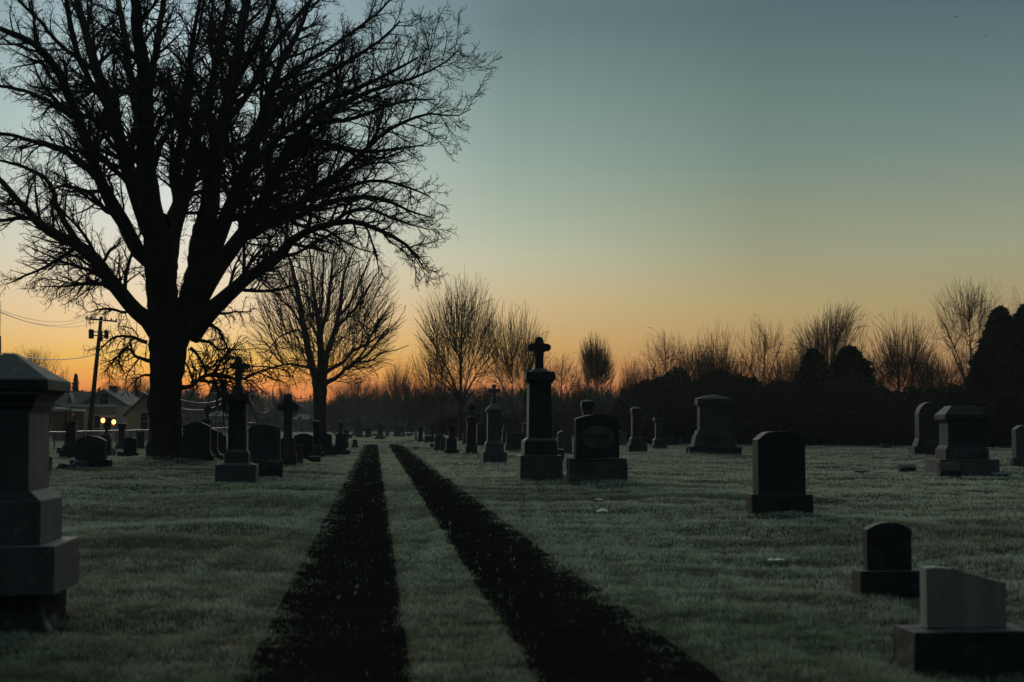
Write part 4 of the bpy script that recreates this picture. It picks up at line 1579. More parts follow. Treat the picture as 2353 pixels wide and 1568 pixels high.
mono(1463, 1042, [('base', 18, 49, 49), ('plinth', 13, 37, 36), ('ogee', 5, 35, 28), ('die', 53, 26.5, 25.5), ('capital', 11, 30, 31)], 'granite_dark', 'square pillar with a peaked cap right of the oval headstone', roof=5)
mono(1514, 1031, [('base', 9, 39, 39), ('plinth', 11, 30, 29), ('ogee', 6, 29, 21), ('die', 34, 20, 19), ('cove', 5, 19, 28), ('capital', 7, 29, 27)], 'granite_dark', 'short pillar with a wide overhanging cap left of the big family monument')
slab(1431, 1025, 24, 36, 'granite_frosted', 'headstone with a frosted top behind the right side of the oval stone', 'lens', base=.2, die=.8)
slab(1486, 1019.5, 14, 19.5, 'granite_frosted', 'small headstone with a frosted top between two square pillars', 'round', base=.18, die=.75)
mono(1545, 1024, [('base', 8, 22, 22), ('neck', 3, 9, 8)], 'granite_dark', 'small stone with a round ball left of the big family monument', 'ball_monument', ball=11)
slab(1563.5, 1023.5, 13, 17, 'granite', 'small plain headstone next to the ball-topped stone', 'flat', base=.15, die=.9)
slab(1582, 1021, 17, 34, 'granite_frosted', 'square headstone with a bright frosted top against the big family monument', 'flat', base=.15, die=.9)
mono(1640, 1048, [('base', 22, 131, 129), ('plinth', 26, 108, 96), ('course', 10, 92, 84), ('die', 53, 76, 74), ('cove', 6, 76, 84), ('cap', 14, 86, 86)], 'granite_blue',
     'big family monument with a peaked roof and a name across its flared plinth', depth=.42, roof=10, rock=('base',), text=('MURPHY', 'plinth', .62, .38, .44))
slab(1701.5, 1022, 14, 14, 'granite', 'small block just right of the big family monument', 'flat', base=.25)
slab(1726, 1022, 11, 15, 'granite_dark', 'small block behind the left edge of the black headstone', 'flat', base=.25)
slab(1868, 1022.5, 17, 18, 'granite_blue', 'small bluish headstone right of the black headstone', 'ogee', base=.25, die=.85)
marker(1892, 1023, 20, 17, 'granite_dark', 'dark square block left of a long low tomb by the far fence', slant=.05)
slab(1922, 1024, 44, 15, 'sandstone', 'long low tomb lying along the far fence', 'flat', base=.5, die=.9, name='low_tomb', cat='tomb', group=None)
marker(1982, 1091.5, 40, 8, 'granite_dark', 'flat dark marker sunk in the lawn', slant=.4, depth=.5)
marker(2084, 1089, 42, 19, 'granite_dark', 'slant-faced dark marker right of the flat one', slant=.45, depth=.5)
slab(2036, 1030.5, 24, 12.5, 'granite', 'tapered stub of a stone near the far fence', 'taper', base=0, die=1.0, thick=.6)
slab(2012, 1018.5, 21, 24, 'granite_dark', 'square dark headstone among bushes by the far fence', 'flat', base=.15, die=.9)
slab(2087, 1025, 12, 16, 'granite', 'narrow stone half hidden left of the round-topped monument', 'flat', base=.2)
slab(2138, 1052, 96, 127, 'granite_dark', 'big round-topped headstone behind the wide hipped monument', 'arch', base=.2, base2=.15, die=.70, thick=.3,
     text=tx('HILL', .275, .07, .3, 'plinth'), tmat='letter_pale')
mono(2211, 1095, [('base', 41, 165, 163), ('plinth', 24, 119, 118), ('course', 8, 112, 104), ('die', 48, 100, 98), ('cove', 10, 98, 112), ('cap', 12, 120, 120), ('roof', 20, 118, 70)], 'granite_blue',
     'wide hip-roofed monument with a name on its plinth at the right', depth=.62, text=('REILLY', 'plinth', .5, .5, .62), tmat='letter_pale', mats={'base': 'granite', 'die': 'granite_dark', 'cap': 'granite_dark', 'roof': 'granite_dark'})
marker(2181, 1101, 54, 39, 'granite_dark', 'black slant marker with a name in front of the hip-roofed monument', slant=.5, depth=.45, text=('CRAVEN', .66, .22, .7), tmat='granite')
marker(2298, 1096, 47, 10.5, 'granite_blue', 'low slant marker right of the hip-roofed monument', slant=.6, depth=.5)
slab(2363, 1072, 96, 100, 'granite', 'grey headstone cut by the right edge of the photo', 'ogee', base=.26, die=.76, rock=.6)
slab(2366, 1106, 34, 40, 'granite_dark', 'low dark stone at the right edge in front of the grey headstone', 'flat', base=.3)

# ------------------------------------------------------------------ left of the drive
mono(545, 1111, [('base', 44, 100, 99), ('course', 4, 84, 64), ('plinth', 22, 60, 58), ('ogee', 9, 58, 48), ('die', 101, 45, 43), ('cove', 9, 43, 56), ('capital', 17, 58, 58), ('neck', 20, 30, 22)],
     'granite_dark', 'tall cross monument on a pale stepped base right of the great tree', 'cross_monument', 'monument', CROSSES,
     cross=('latin', 66, 41, 13, .33), mats={'base': 'granite', 'plinth': 'sandstone'}, text=('KEOGH', 'plinth', .5, .55, .8), tmat='letter_pale')
slab(607, 1097, 88, 121, 'granite_blue', 'bluish headstone with a name on its rock-faced base beside the tall cross', 'lens', base=.33, die=.84, thick=.3, rock=1.0,
     text=tx('MORAN', .30, .08, .66, 'base'), tmat='letter_pale')
mono(661, 1073, [('base', 30, 44, 42), ('plinth', 34, 36, 33)], 'rock', 'rugged rustic cross of rough stone with blunt arms', 'rustic_cross', 'monument', CROSSES, depth=.55,
     cross=('rough', 102, 52, 19, .30, .25), rock=('base', 'plinth'))
slab(697, 1059, 56, 64, 'granite_dark', 'round-topped headstone right of the rustic cross', 'round', base=.18, base2=.13, die=.80)
slab(685, 1069, 27, 43, 'red_granite', 'reddish upright block in front of the round-topped headstone', 'flat', base=.12, die=.85)
marker(723, 1066.5, 28, 20, 'granite_dark', 'low block in front of the black capped pillar', slant=.08, depth=.6)
mono(727, 1052, [('base', 12, 36, 35), ('plinth', 11, 25, 24), ('ogee', 10, 24, 17), ('die', 42, 16, 15.5), ('capital', 9, 19.5, 20)], 'granite_dark', 'slender black pillar with a square cap in front of the tall bare tree', roof=3)
slab(749, 1049, 34, 51, 'granite_dark', 'arched headstone right of the slender black pillar', 'round', base=.2, die=.8)
slab(763, 1048, 22, 27, 'granite_blue', 'small bluish headstone right of the arched one', 'flat', base=.15, die=.85)
mono(783, 1044, [('base', 14, 32, 31), ('die', 32, 26, 24), ('capital', 5, 26, 27), ('neck', 4, 14, 7)], 'granite_dark', 'cross on a broad pedestal left of the far end of the drive',
     'cross_monument', 'monument', CROSSES, cross=('latin', 21, 16, 5, .3))
mono(781, 1008, [('base', 12, 20, 19), ('die', 26, 10, 9)], 'granite', 'slim distant pillar showing above the cross on the broad pedestal', ball=6)
slab(786, 1043.5, 19, 27, 'granite_dark', 'dark arched headstone in front of the cross on the broad pedestal', 'arch', base=.2, die=.8)
marker(796, 1045, 18, 12, 'granite_blue', 'low bluish block at the right foot of the broad pedestal', slant=.1)
slab(795, 1030, 13, 44, 'granite_dark', 'narrow tall stone behind the cross on the broad pedestal', 'arch', base=.2, die=.8)
slab(815.5, 1031, 15.5, 19.5, 'granite_dark', 'dark tapered headstone alone by the left edge of the drive', 'hip', base=.36, die=.68)
slab(804, 1008, 11, 10.5, 'granite_dark', 'small square headstone far left of the fork', 'flat', base=.15, die=.95)
mono(816, 1003, [('base', 9, 13, 12), ('die', 33, 9, 7)], 'sandstone', 'left one of two rugged brown pillars in the distance', ball=5)
mono(827, 1006.5, [('base', 7, 19, 18), ('course', 5, 12, 11), ('die', 33, 8, 7)], 'sandstone', 'right one of two rugged brown pillars in the distance', ball=5)
slab(846, 1006, 17, 23, 'granite_dark', 'round-shouldered headstone left of the robed statue', 'round', base=.36, die=.78)
marker(861, 1003, 10, 7, 'granite_dark', 'low block at the left foot of the robed statue', slant=.1)
slab(890, 1004, 11.5, 14, 'granite_frosted', 'small headstone with a frosted top right of the robed statue', 'flat', base=.15, die=.85)
slab(917, 1004.5, 27, 25.5, 'granite_blue', 'broad dark headstone behind the thin white post', 'clip', base=.32, die=.82)
mono(920, 999, [('base', 14, 20, 19), ('die', 14, 17, 12), ('capital', 6, 8, 6)], 'granite', 'stepped monument rising behind the broad dark headstone')
mono(931, 993, [('base', 10, 12, 11), ('die', 12, 8, 7)], 'granite', 'small far cross right of the stepped monument', 'cross_monument', 'monument', CROSSES, cross=('latin', 9, 6.5, 2, .36))
slab(940, 1003, 17, 7.5, 'granite_dark', 'low wide stone right of the thin white post', 'flat', base=.4, die=.9)
slab(944, 993, 7, 8, 'granite_dark', 'tiny house-shaped headstone far off right of the stepped monument', 'gable', base=.2)

# by the great tree and to its left
slab(452, 1067, 84, 90, 'granite_dark', 'wide headstone with a hipped top just right of the great tree', 'hip', base=.17, base2=.11, die=.76, thick=.32)
slab(470, 1057, 92, 77, 'granite_dark', 'gabled headstone half hidden behind the hipped one', 'gable', base=.16, base2=.17, die=.66)
mono(475.5, 1046, [('base', 14, 34, 33), ('die', 58, 19, 17.5), ('cove', 3, 18, 23), ('capital', 6, 24, 23), ('neck', 6, 12, 7)], 'granite_dark', 'slim cross on a pillar rising behind the hipped headstone',
     'cross_monument', 'monument', CROSSES, cross=('latin', 27, 17, 6, .34))
slab(505, 1046, 15, 52, 'granite_dark', 'dark narrow stone left of the tall cross monument', 'flat', base=.2)
slab(514, 1046, 15, 46, 'granite_dark', 'rounded narrow stone touching the left edge of the tall cross monument', 'arch', base=.25)
marker(492, 1061, 10, 4, 'granite_blue', 'tiny flat marker in the grass right of the hipped headstone', slant=.2)
slab(323, 1036, 22, 42, 'granite_dark', 'square headstone just left of the great tree', 'flat', base=.2, die=.8)
slab(298.5, 1056.5, 40, 51, 'granite_dark', 'dark headstone with an arched top left of the great tree', 'round', base=.3, die=.76)
marker(276, 1050, 14, 14, 'granite_frosted', 'small block with a bright frosted top left of the rounded headstone', slant=.05)
slab(337, 1037, 5, 14, 'marble', 'slim white stone peeping out left of the great trunk', 'arch', base=0, die=1)
mono(280, 1037, [('base', 10, 34, 31), ('ogee', 8, 28, 18), ('die', 33, 17, 16.5), ('capital', 10, 20, 21)], 'granite_dark', 'dark pillar under the right one of two lit lamps', roof=2)
mono(244, 1049, [('base', 22, 34, 32), ('die', 26, 27, 24), ('ogee', 12, 22, 6)], 'granite_dark', 'small cross on a swelling pedestal behind the big rock-faced headstone', 'cross_monument', 'monument', CROSSES,
     cross=('latin', 21, 17, 5.5, .38))
slab(209, 1076, 95, 77, 'granite_dark', 'big dark headstone with a curved top in front of the houses', 'round', base=.30, die=.74, thick=.35, rock=.8)
slab(262, 1047, 9, 17, 'granite', 'small block behind the right side of the big curved headstone', 'flat', base=.3)
mono(163, 1052, [('base', 17, 52, 50), ('plinth', 12, 40, 36), ('die', 47, 26, 24), ('capital', 6, 30, 31)], 'granite_dark', 'square pillar with a thin flat cap in front of the shop')
marker(137, 1044, 14, 17, 'granite_blue', 'small block left of the thin-capped pillar', slant=.08)
slab(92, 1086, 54, 76, 'granite', 'grey headstone mostly hidden behind the huge stepped monument', 'flat', base=.48, die=.62)

# two rough rocks lying before the big curved headstone
for cx, by, W, H, lab in ((150, 1080.5, 46, 17, 'long low rock lying before the big curved headstone'), (181, 1077, 38, 19, 'rounder rock lying against the base of the big curved headstone')):
    p = ground_at(cx, by)
    mpp = m_per_px(p.x, p.y)
    bm = bmesh.new()
    frustum(bm, 0, H * mpp, W * mpp, W * mpp * .8, W * mpp * .6, W * mpp * .45, bevel=.06)
    roughen(bm, .07, 5, cx, False)
    o = bm_obj('rock', bm, M['rock'], None, smooth=True)
    o.location = (p.x, p.y + .2, -.04)
    o.rotation_euler = (0, 0, .2)
    tag(o, lab, 'rock')

# far rows, each a few pixels
_far = [(832, 994.5, 7, 7), (858, 992, 6, 5.5), (872, 990, 7, 5), (899, 993, 7, 6), (905, 990.5, 6, 7), (962, 993, 6, 5), (970, 991, 7, 6), (1010, 996, 8, 7),
        (1018, 993.5, 7, 6), (1040, 994, 8, 6), (852, 996.5, 6, 4), (778, 994, 9, 7), (790, 991, 7, 6), (768, 998, 10, 8), (800, 995.5, 8, 6), (836, 990.5, 7, 6)]
_proto = None
for i, (cx, by, W, H) in enumerate(_far):
    p = ground_at(cx, by)
    mpp = m_per_px(p.x, p.y)
    if _proto is None:
        _proto = empty('headstone', (0, 0, 0), ROAD_YAW, 'small grey headstone a few pixels high at the far end of the lawn', 'headstone', FARS)
        bm = bmesh.new()
        frustum(bm, -.05, .25, 1.0, .98, .4, .38, bevel=.02)
        bm_obj('base', bm, M['granite'], _proto)
        bm = bmesh.new()
        prism(bm, top_profile('round', .78, .75), .26, 0, .02)
        for v in bm.verts:
            v.co.z += .25
        bm_obj('die', bm, M['granite'], _proto)
        o = _proto
    else:
        o = copy_tree(_proto)
    o.location = (p.x, p.y, 0)
    o.scale = (W * mpp, W * mpp, H * mpp)


# ------------------------------------------------------------------ the robed statue beyond the fork
def lathe(bm, rows, n=18, squash=.8):
    rings = []
    for z, r, dx, dy in rows:
        rings.append([bm.verts.new((dx + r * math.cos(2 * math.pi * i / n), dy + squash * r * math.sin(2 * math.pi * i / n), z)) for i in range(n)])
    for a, b in zip(rings[:-1], rings[1:]):
        for i in range(n):
            bm.faces.new((a[i], a[(i + 1) % n], b[(i + 1) % n], b[i]))
    bm.faces.new(list(reversed(rings[0])))
    bm.faces.new(rings[-1])


def robed_statue():
    t, mpp, az = stand(873, 1010.5, 'robed_statue', 'statue of a hooded robed figure on a rocky pedestal beyond the fork', 'statue', None, 14)
    bm = bmesh.new()
    frustum(bm, -.1, 8 * mpp, 26 * mpp, 24 * mpp, 18 * mpp, 16 * mpp, bevel=.03)
    roughen(bm, .06, 4, 2, False)
    bm_obj('base', bm, M['rock'], t, smooth=True)
    bm = bmesh.new()
    frustum(bm, 8 * mpp, 18 * mpp, 18 * mpp, 10 * mpp, 13 * mpp, 8 * mpp, bevel=.03)
    roughen(bm, .07, 4, 8, False)
    bm_obj('pedestal', bm, M['rock'], t, smooth=True)
    z0, H = 15 * mpp, 28 * mpp
    w = 5.3 * mpp
    bm = bmesh.new()
    # skirts, hips, joined arms at the breast, shoulders, neck and a head bowed under its hood
    lathe(bm, [(z0, w * .95, 0, 0), (z0 + .08 * H, w * .88, 0, 0), (z0 + .3 * H, w * .78, 0, 0), (z0 + .48 * H, w * .74, 0, 0), (z0 + .6 * H, w * .86, .02, -.03),
               (z0 + .68 * H, w * .98, .02, -.06), (z0 + .76 * H, w * .92, .01, -.02), (z0 + .82 * H, w * .55, 0, 0), (z0 + .86 * H, w * .44, 0, -.02), (z0 + .92 * H, w * .50, 0, -.03),
               (z0 + .97 * H, w * .36, 0, -.01), (z0 + H, w * .08, 0, 0)])
    r = random.Random(3)
    for v in bm.verts:      # folds of the robe
        a = math.atan2(v.co.y, v.co.x)
        f = max(0, 1 - (v.co.z - z0) / (H * .6))
        s = 1 + .10 * f * math.sin(a * 7 + v.co.z * 2)
        v.co.x *= s
        v.co.y *= s
    b = bm_obj('figure', bm, M['granite_dark'], t, smooth=True)
    bm = bmesh.new()
    for s in (-1, 1):       # forearms folded to the chest
        A = Vector((s * w * .95, -.02, z0 + .70 * H))
        B = Vector((s * w * .55, -w * .75, z0 + .58 * H))
        C = Vector((s * w * .05, -w * .9, z0 + .70 * H))
        for p, q, ra, rb in ((A, B, w * .26, w * .22), (B, C, w * .22, w * .14)):
            d = (q - p)
            m_ = Matrix.Translation((p + q) / 2) @ d.to_track_quat('Z', 'Y').to_matrix().to_4x4()
            bmesh.ops.create_cone(bm, cap_ends=True, segments=10, radius1=ra, radius2=rb, depth=d.length, matrix=m_)
    bm_obj('sleeves', bm, M['granite_dark'], t, smooth=True)


robed_statue()
# ================================================================== street, houses, fences, poles, wires
def box(bm, x0, x1, y0, y1, z0, z1):
    frustum(bm, z0, z1, x1 - x0, x1 - x0, y1 - y0, y1 - y0, (x0 + x1) / 2, (y0 + y1) / 2)


def part(name, mat, parent, boxes, bev=0.0):
    bm = bmesh.new()
    for b in boxes:
        box(bm, *b)
    return bm_obj(name, bm, M[mat], parent)


def siding(name, col, pitch=.16):
    m, nt, b = mat_new(name)
    t = nd(nt, 'ShaderNodeTexCoord')
    sp = nd(nt, 'ShaderNodeSeparateXYZ')
    nt.links.new(t.outputs['Object'], sp.inputs[0])
    md = nd(nt, 'ShaderNodeMath', operation='FRACT')
    dv = nd(nt, 'ShaderNodeMath', operation='DIVIDE')
    nt.links.new(sp.outputs['Z'], dv.inputs[0])
    dv.inputs[1].default_value = pitch
    nt.links.new(dv.outputs[0], md.inputs[0])
    n = ramp(nt, noise(nt, t.outputs['Object'], 1.5, 5, .6), [(.3, 0.0), (.7, 1.0)])
    c = mix_rgb(nt, n, tuple(x * .82 for x in col), col)
    nt.links.new(c, b.inputs['Base Color'])
    b.inputs['Roughness'].default_value = .6
    bp = nd(nt, 'ShaderNodeBump')
    bp.inputs['Strength'].default_value = .8
    bp.inputs['Distance'].default_value = .05
    nt.links.new(md.outputs[0], bp.inputs['Height'])
    nt.links.new(bp.outputs[0], b.inputs['Normal'])
    return m


M['side_blue'] = siding('pale_blue_siding', (.42, .47, .52))
M['side_teal'] = siding('grey_green_siding', (.34, .44, .42))
M['side_white'] = siding('off_white_siding', (.55, .56, .56))
M['stucco'] = plain('brown_stucco', (.26, .235, .225), .85, .15, 2)
M['trim'] = plain('white_trim', (.6, .6, .58), .6, .12, 4)
M['shingle'] = plain('grey_shingles', (.12, .125, .13), .9, .3, 8)
M['shingle_dark'] = plain('dark_shingles', (.035, .037, .038), .9, .3, 8)
M['glass'] = plain('dark_glass', (.02, .024, .028), .12, .2, 2, spec=.5)
M['door_dark'] = plain('dark_door', (.04, .036, .03), .6, .2, 3)
M['brick'] = plain('chimney_brick', (.09, .06, .05), .9, .3, 9)
M['asphalt'] = plain('asphalt', (.05, .05, .052), .9, .25, 5, spec=.2)
M['white_paint'] = plain('white_paint', (.6, .61, .62), .5, .08, 6)


def glow(name, col, strength):
    m, nt, b = mat_new(name)
    b.inputs['Base Color'].default_value = (.8, .7, .5, 1)
    b.inputs['Emission Color'].default_value = col + (1,)
    b.inputs['Emission Strength'].default_value = strength
    return m


M['lamp_amber'] = glow('lit_amber_lamp', (1.0, .46, .10), 5.0)
M['lamp_warm'] = glow('lit_warm_lamp', (1.0, .70, .36), 6.0)

# the street beyond the chain-link fence, running with the fence
def street():
    V, n = [], 0
    ys = np.arange(20, 520, 6.0)
    for y in ys:
        x = -20.6 + ROAD_K * (y - 10)
        V += [(x - 8.2, y, .012), (x - 1.2, y, .012)]
    n = len(ys)
    F = np.array([[2 * i, 2 * i + 1, 2 * i + 3, 2 * i + 2] for i in range(n - 1)])
    o = obj_from_mesh('street', np_mesh('street', np.array(V), [F], M['asphalt']))
    tag(o, 'asphalt street beyond the chain-link fence on the left', 'street', kind='structure')


street()


def gable_house(name, cx_px, dist, w, depth, eave, ridge, wall, roof, label, yaw=0.0, over=.35, front=(), chimney=None, base_z=0.0):
    """gable end towards the camera; windows given as (x, z, w, h) on the front"""
    c = at(cx_px, 975, dist)
    t = empty(name, (c.x, dist, base_z), ROAD_YAW + yaw, label, 'house')
    bm = bmesh.new()
    prism(bm, [(-w / 2, -.3), (w / 2, -.3), (w / 2, eave), (0, ridge), (-w / 2, eave)], depth, depth / 2)
    bm_obj('wall', bm, M[wall], t)
    bm = bmesh.new()
    sl = (ridge - eave) / (w / 2)
    th = .14
    for s in (-1, 1):
        x1 = s * (w / 2 + over)
        z1 = eave - sl * over
        pr = [(0, ridge + .01), (x1, z1 + .01), (x1, z1 + th), (0, ridge + th)]
        if s > 0:
            pr = pr
        prism(bm, pr if s < 0 else list(reversed(pr)), depth + 2 * over, depth / 2)
    bmesh.ops.recalc_face_normals(bm, faces=bm.faces[:])
    rf = bm_obj('roof', bm, M[roof], t)
    part('fascia', 'trim', t, [(-w / 2 - over, w / 2 + over, depth + over + .02, depth + over + .06, eave - sl * over - .1, eave - sl * over + .05)])
    for (x, z, ww, hh) in front:
        f = part('window', 'trim', t, [(x - ww / 2 - .09, x + ww / 2 + .09, -.06, -.003, z - hh / 2 - .09, z + hh / 2 + .09)])
        part('pane', 'glass', f, [(x - ww / 2, x + ww / 2, -.075, -.061, z + .02, z + hh / 2), (x - ww / 2, x + ww / 2, -.075, -.061, z - hh / 2, z - .02)])
    if chimney:
        x, yy, z1 = chimney
        part('chimney', 'brick', rf, [(x - .35, x + .35, yy - .35, yy + .35, ridge - 1.6, z1), (x - .42, x + .42, yy - .42, yy + .42, z1 + .001, z1 + .15)])
    return t


HD = 152.0
HM = HD / F_PX
def hz(py, d=HD):
    return at(0, py, d).z


gable_house('gabled_house', 238, HD, 102 * HM, 9.0, hz(930), hz(898), 'side_blue', 'shingle', 'pale blue gabled house behind the brown shop',
            front=((0, hz(917), .95, 1.15), (2.2, hz(958), .5, 1.6)), chimney=(.1, 3.2, hz(889)), yaw=-.10)
gable_house('green_sided_house', 335, 140.0, 86 * 140 / F_PX, 8.0, hz(950, 140), hz(908, 140), 'side_teal', 'shingle_dark', 'grey-green sided house half hidden by the great trunk',
            front=((-.15, hz(968, 140), .75, 1.7), (.9, hz(925, 140), .8, 1.2)), yaw=-.05)


def shop():
    d = 142.0
    mp = d / F_PX
    c = at(204, 975, d)
    w = 122 * mp
    h = hz(932, d)
    t = empty('flat_roofed_shop', (c.x, d, 0), ROAD_YAW, 'low brown flat-roofed shop with door canopies behind the utility pole', 'shop')
    part('wall', 'stucco', t, [(-w / 2, w / 2, 0, 8, -.3, h)])
    part('parapet', 'trim', t, [(-w / 2 - .1, w / 2 + .1, -.12, -.003, h - .12, h + .10)])

    def X(px):
        return (px - 204) * mp

    def wins(px0, px1, py0, py1):
        x0, x1, z0, z1 = X(px0), X(px1), hz(py1, d), hz(py0, d)
        f = part('window', 'trim', t, [(x0 - .12, x1 + .12, -.08, -.003, z0 - .12, z1 + .12)])
        part('pane', 'glass', f, [(x0, x1, -.095, -.081, z0, z1)])
    wins(197, 212, 956, 983)
    wins(216.5, 232, 956, 983)
    wins(160, 168, 957, 968)
    part('door', 'door_dark', t, [(X(183), X(193), -.05, -.003, 0, hz(954, d))])
    part('door', 'door_dark', t, [(X(243), X(260), -.05, -.003, 0, hz(962, d))])
    for x0, x1, y in ((174, 204, 948), (235, 264.5, 955)):
        aw = part('awning', 'trim', t, [(X(x0), X(x1), -1.5, -.004, hz(y + 4, d), hz(y, d))])
        part('fascia', 'trim', aw, [(X(x0) - .03, X(x1) + .03, -1.56, -1.503, hz(y + 4.6, d), hz(y - .6, d))])
    for px in (237, 262):
        part('awning_post', 'trim', t, [(X(px) - .05, X(px) + .05, -1.45, -1.35, 0, hz(959.5, d))])
    return t


shop()


def canopy_building():
    """the lit carport left of the shop with its slanted struts"""
    d = 134.0
    mp = d / F_PX
    c = at(128, 975, d)
    t = empty('carport', (c.x, d, 0), ROAD_YAW, 'open carport with a thin flat roof, slanted struts and a lit lamp', 'carport')

    def X(px):
        return (px - 128) * mp
    part('roof', 'trim', t, [(X(96), X(177), -2.5, 4.0, hz(945, d), hz(940, d)), (X(98), X(138), -2.2, 4.0, hz(940, d) + .002, hz(936.5, d))])
    part('back_wall', 'stucco', t, [(X(98), X(172), 4.01, 6.5, -.2, hz(944, d))])
    f = part('window', 'trim', t, [(X(143), X(157), 3.95, 4.005, hz(963, d), hz(949, d))])
    part('pane', 'glass', f, [(X(144), X(156), 3.93, 3.945, hz(962, d), hz(950, d))])
    part('door', 'door_dark', t, [(X(124), X(135), 3.95, 4.005, 0, hz(962, d))])
    for px0, px1 in ((119, 127), (156, 163)):
        bm = bmesh.new()
        x0, x1 = X(px0), X(px1)
        p = [(x0 - .12, 0), (x0 + .12, 0), (x1 + .14, hz(945, d)), (x1 - .14, hz(945, d))]
        prism(bm, p, .3, -1.9)
        bm_obj('strut', bm, M['dark_metal'], t)
    bm = bmesh.new()
    bmesh.ops.create_uvsphere(bm, u_segments=12, v_segments=8, radius=.26)
    for v in bm.verts:
        v.co = Vector((v.co.x * 1.2 + X(110), v.co.y - 2.2, v.co.z * .55 + hz(947.5, d)))
    bm_obj('lamp', bm, M['lamp_warm'], t, smooth=True)


canopy_building()


def dark_house():
    d = 166.0
    mp = d / F_PX
    c = at(170, 975, d)
    t = empty('dark_roofed_house', (c.x, d, 0), ROAD_YAW, 'house with a long dark roof and a steep white dormer gable', 'house')

    def X(px):
        return (px - 170) * mp
    part('wall', 'side_white', t, [(X(108), X(232), 0, 9, -.3, hz(930, d))])
    bm = bmesh.new()
    z0, z1 = hz(931, d), hz(898, d)
    v = [bm.verts.new(p) for p in ((X(104), -.5, z0), (X(236), -.5, z0), (X(236), 9.5, z0), (X(104), 9.5, z0), (X(122), 4.5, z1), (X(218), 4.5, z1))]
    for q in ((0, 1, 5, 4), (1, 2, 5), (2, 3, 4, 5), (3, 0, 4), (3, 2, 1, 0)):
        bm.faces.new([v[i] for i in q])
    rf = bm_obj('roof', bm, M['shingle_dark'], t)
    bm = bmesh.new()
    prism(bm, [(X(152.5), hz(930, d)), (X(171.5), hz(930, d)), (X(162), hz(903.5, d))], 1.8, .1)
    dm = bm_obj('dormer', bm, M['side_white'], t)
    part('window', 'glass', dm, [(X(160), X(164), -.85, -.803, hz(926, d), hz(914, d))])


dark_house()

# two amber lamps on posts before the shop
_lampA = None
for i, (px, py, lab) in enumerate(((236.5, 966.5, 'left one of two amber lamps lit before the shop'), (261.5, 970.0, 'right one of two amber lamps lit before the shop'))):
    d = 138.0
    c = at(px, py, d)
    t = empty('post_lamp', (c.x, d, 0), 0, lab, 'lamp', 'amber post lamps before the shop')
    bm = bmesh.new()
    bmesh.ops.create_cone(bm, cap_ends=True, segments=8, radius1=.06, radius2=.045, depth=c.z - .2)
    for v in bm.verts:
        v.co.z += (c.z - .2) / 2
    bm_obj('post', bm, M['trim'], t)
    bm = bmesh.new()
    bmesh.ops.create_uvsphere(bm, u_segments=12, v_segments=8, radius=.20)
    for v in bm.verts:
        v.co.z = v.co.z * 1.15 + c.z
    bm_obj('globe', bm, M['lamp_amber'], t, smooth=True)
    part('cap', 'dark_metal', t, [(-.12, .12, -.12, .12, c.z + .235, c.z + .29)])


def plain_house(cx, d, w_px, eave_py, ridge_py, wall, roof, label, name='far_house', depth=7.0):
    mp = d / F_PX
    c = at(cx, 975, d)
    w = w_px * mp
    t = empty(name, (c.x, d, 0), ROAD_YAW, label, 'house')
    e, r = hz(eave_py, d), hz(ridge_py, d)
    part('wall', wall, t, [(-w / 2, w / 2, 0, depth, -.3, e)])
    bm = bmesh.new()
    o = .4
    v = [bm.verts.new(p) for p in ((-w / 2 - o, -o, e), (w / 2 + o, -o, e), (w / 2 + o, depth + o, e), (-w / 2 - o, depth + o, e), (-w / 2 + depth * .2, depth / 2, r), (w / 2 - depth * .2, depth / 2, r))]
    for q in ((0, 1, 5, 4), (1, 2, 5), (2, 3, 4, 5), (3, 0, 4), (3, 2, 1, 0)):
        bm.faces.new([v[i] for i in q])
    bm_obj('roof', bm, M[roof], t)
    for x in (-.28, .22):
        f = part('window', 'trim', t, [(w * x - .55, w * x + .55, -.05, -.003, .8, 2.1)])
        part('pane', 'glass', f, [(w * x - .45, w * x + .45, -.065, -.051, .9, 2.0)])
    part('door', 'door_dark', t, [(-.45, .45, -.04, -.003, 0, 2.1)])
    return t


plain_house(497, 245, 44, 957, 944, 'side_blue', 'shingle', 'small bluish house behind the slim cross on a pillar')
plain_house(544, 262, 30, 960, 950, 'side_white', 'shingle_dark', 'small pale house behind the tall cross monument on the left')
plain_house(640, 320, 42, 966, 956, 'side_white', 'shingle_dark', 'small pale house behind the rustic cross')
plain_house(694, 300, 46, 964, 952, 'side_teal', 'shingle', 'greenish house left of the trunk of the tall bare tree')
plain_house(782, 330, 62, 965, 955, 'side_blue', 'shingle_dark', 'long low bluish house right of the trunk of the tall bare tree')
plain_house(1562, 190, 50, 963, 950, 'side_teal', 'shingle_dark', 'dim low house between the ball-topped stone and the big family monument', depth=8)
plain_house(1812, 160, 90, 968, 955, 'side_blue', 'shingle_dark', 'dim low house behind the fence above the black headstone', depth=8)


# ------------------------------------------------------------------ chain-link fences: rail, posts and wire mesh
def mesh_mat():
    m, nt, b = mat_new('chain_link')
    t = nd(nt, 'ShaderNodeTexCoord')
    b.inputs['Base Color'].default_value = (.25, .26, .26, 1)
    b.inputs['Metallic'].default_value = .6
    b.inputs['Roughness'].default_value = .5
    return m


M['link'] = mesh_mat()


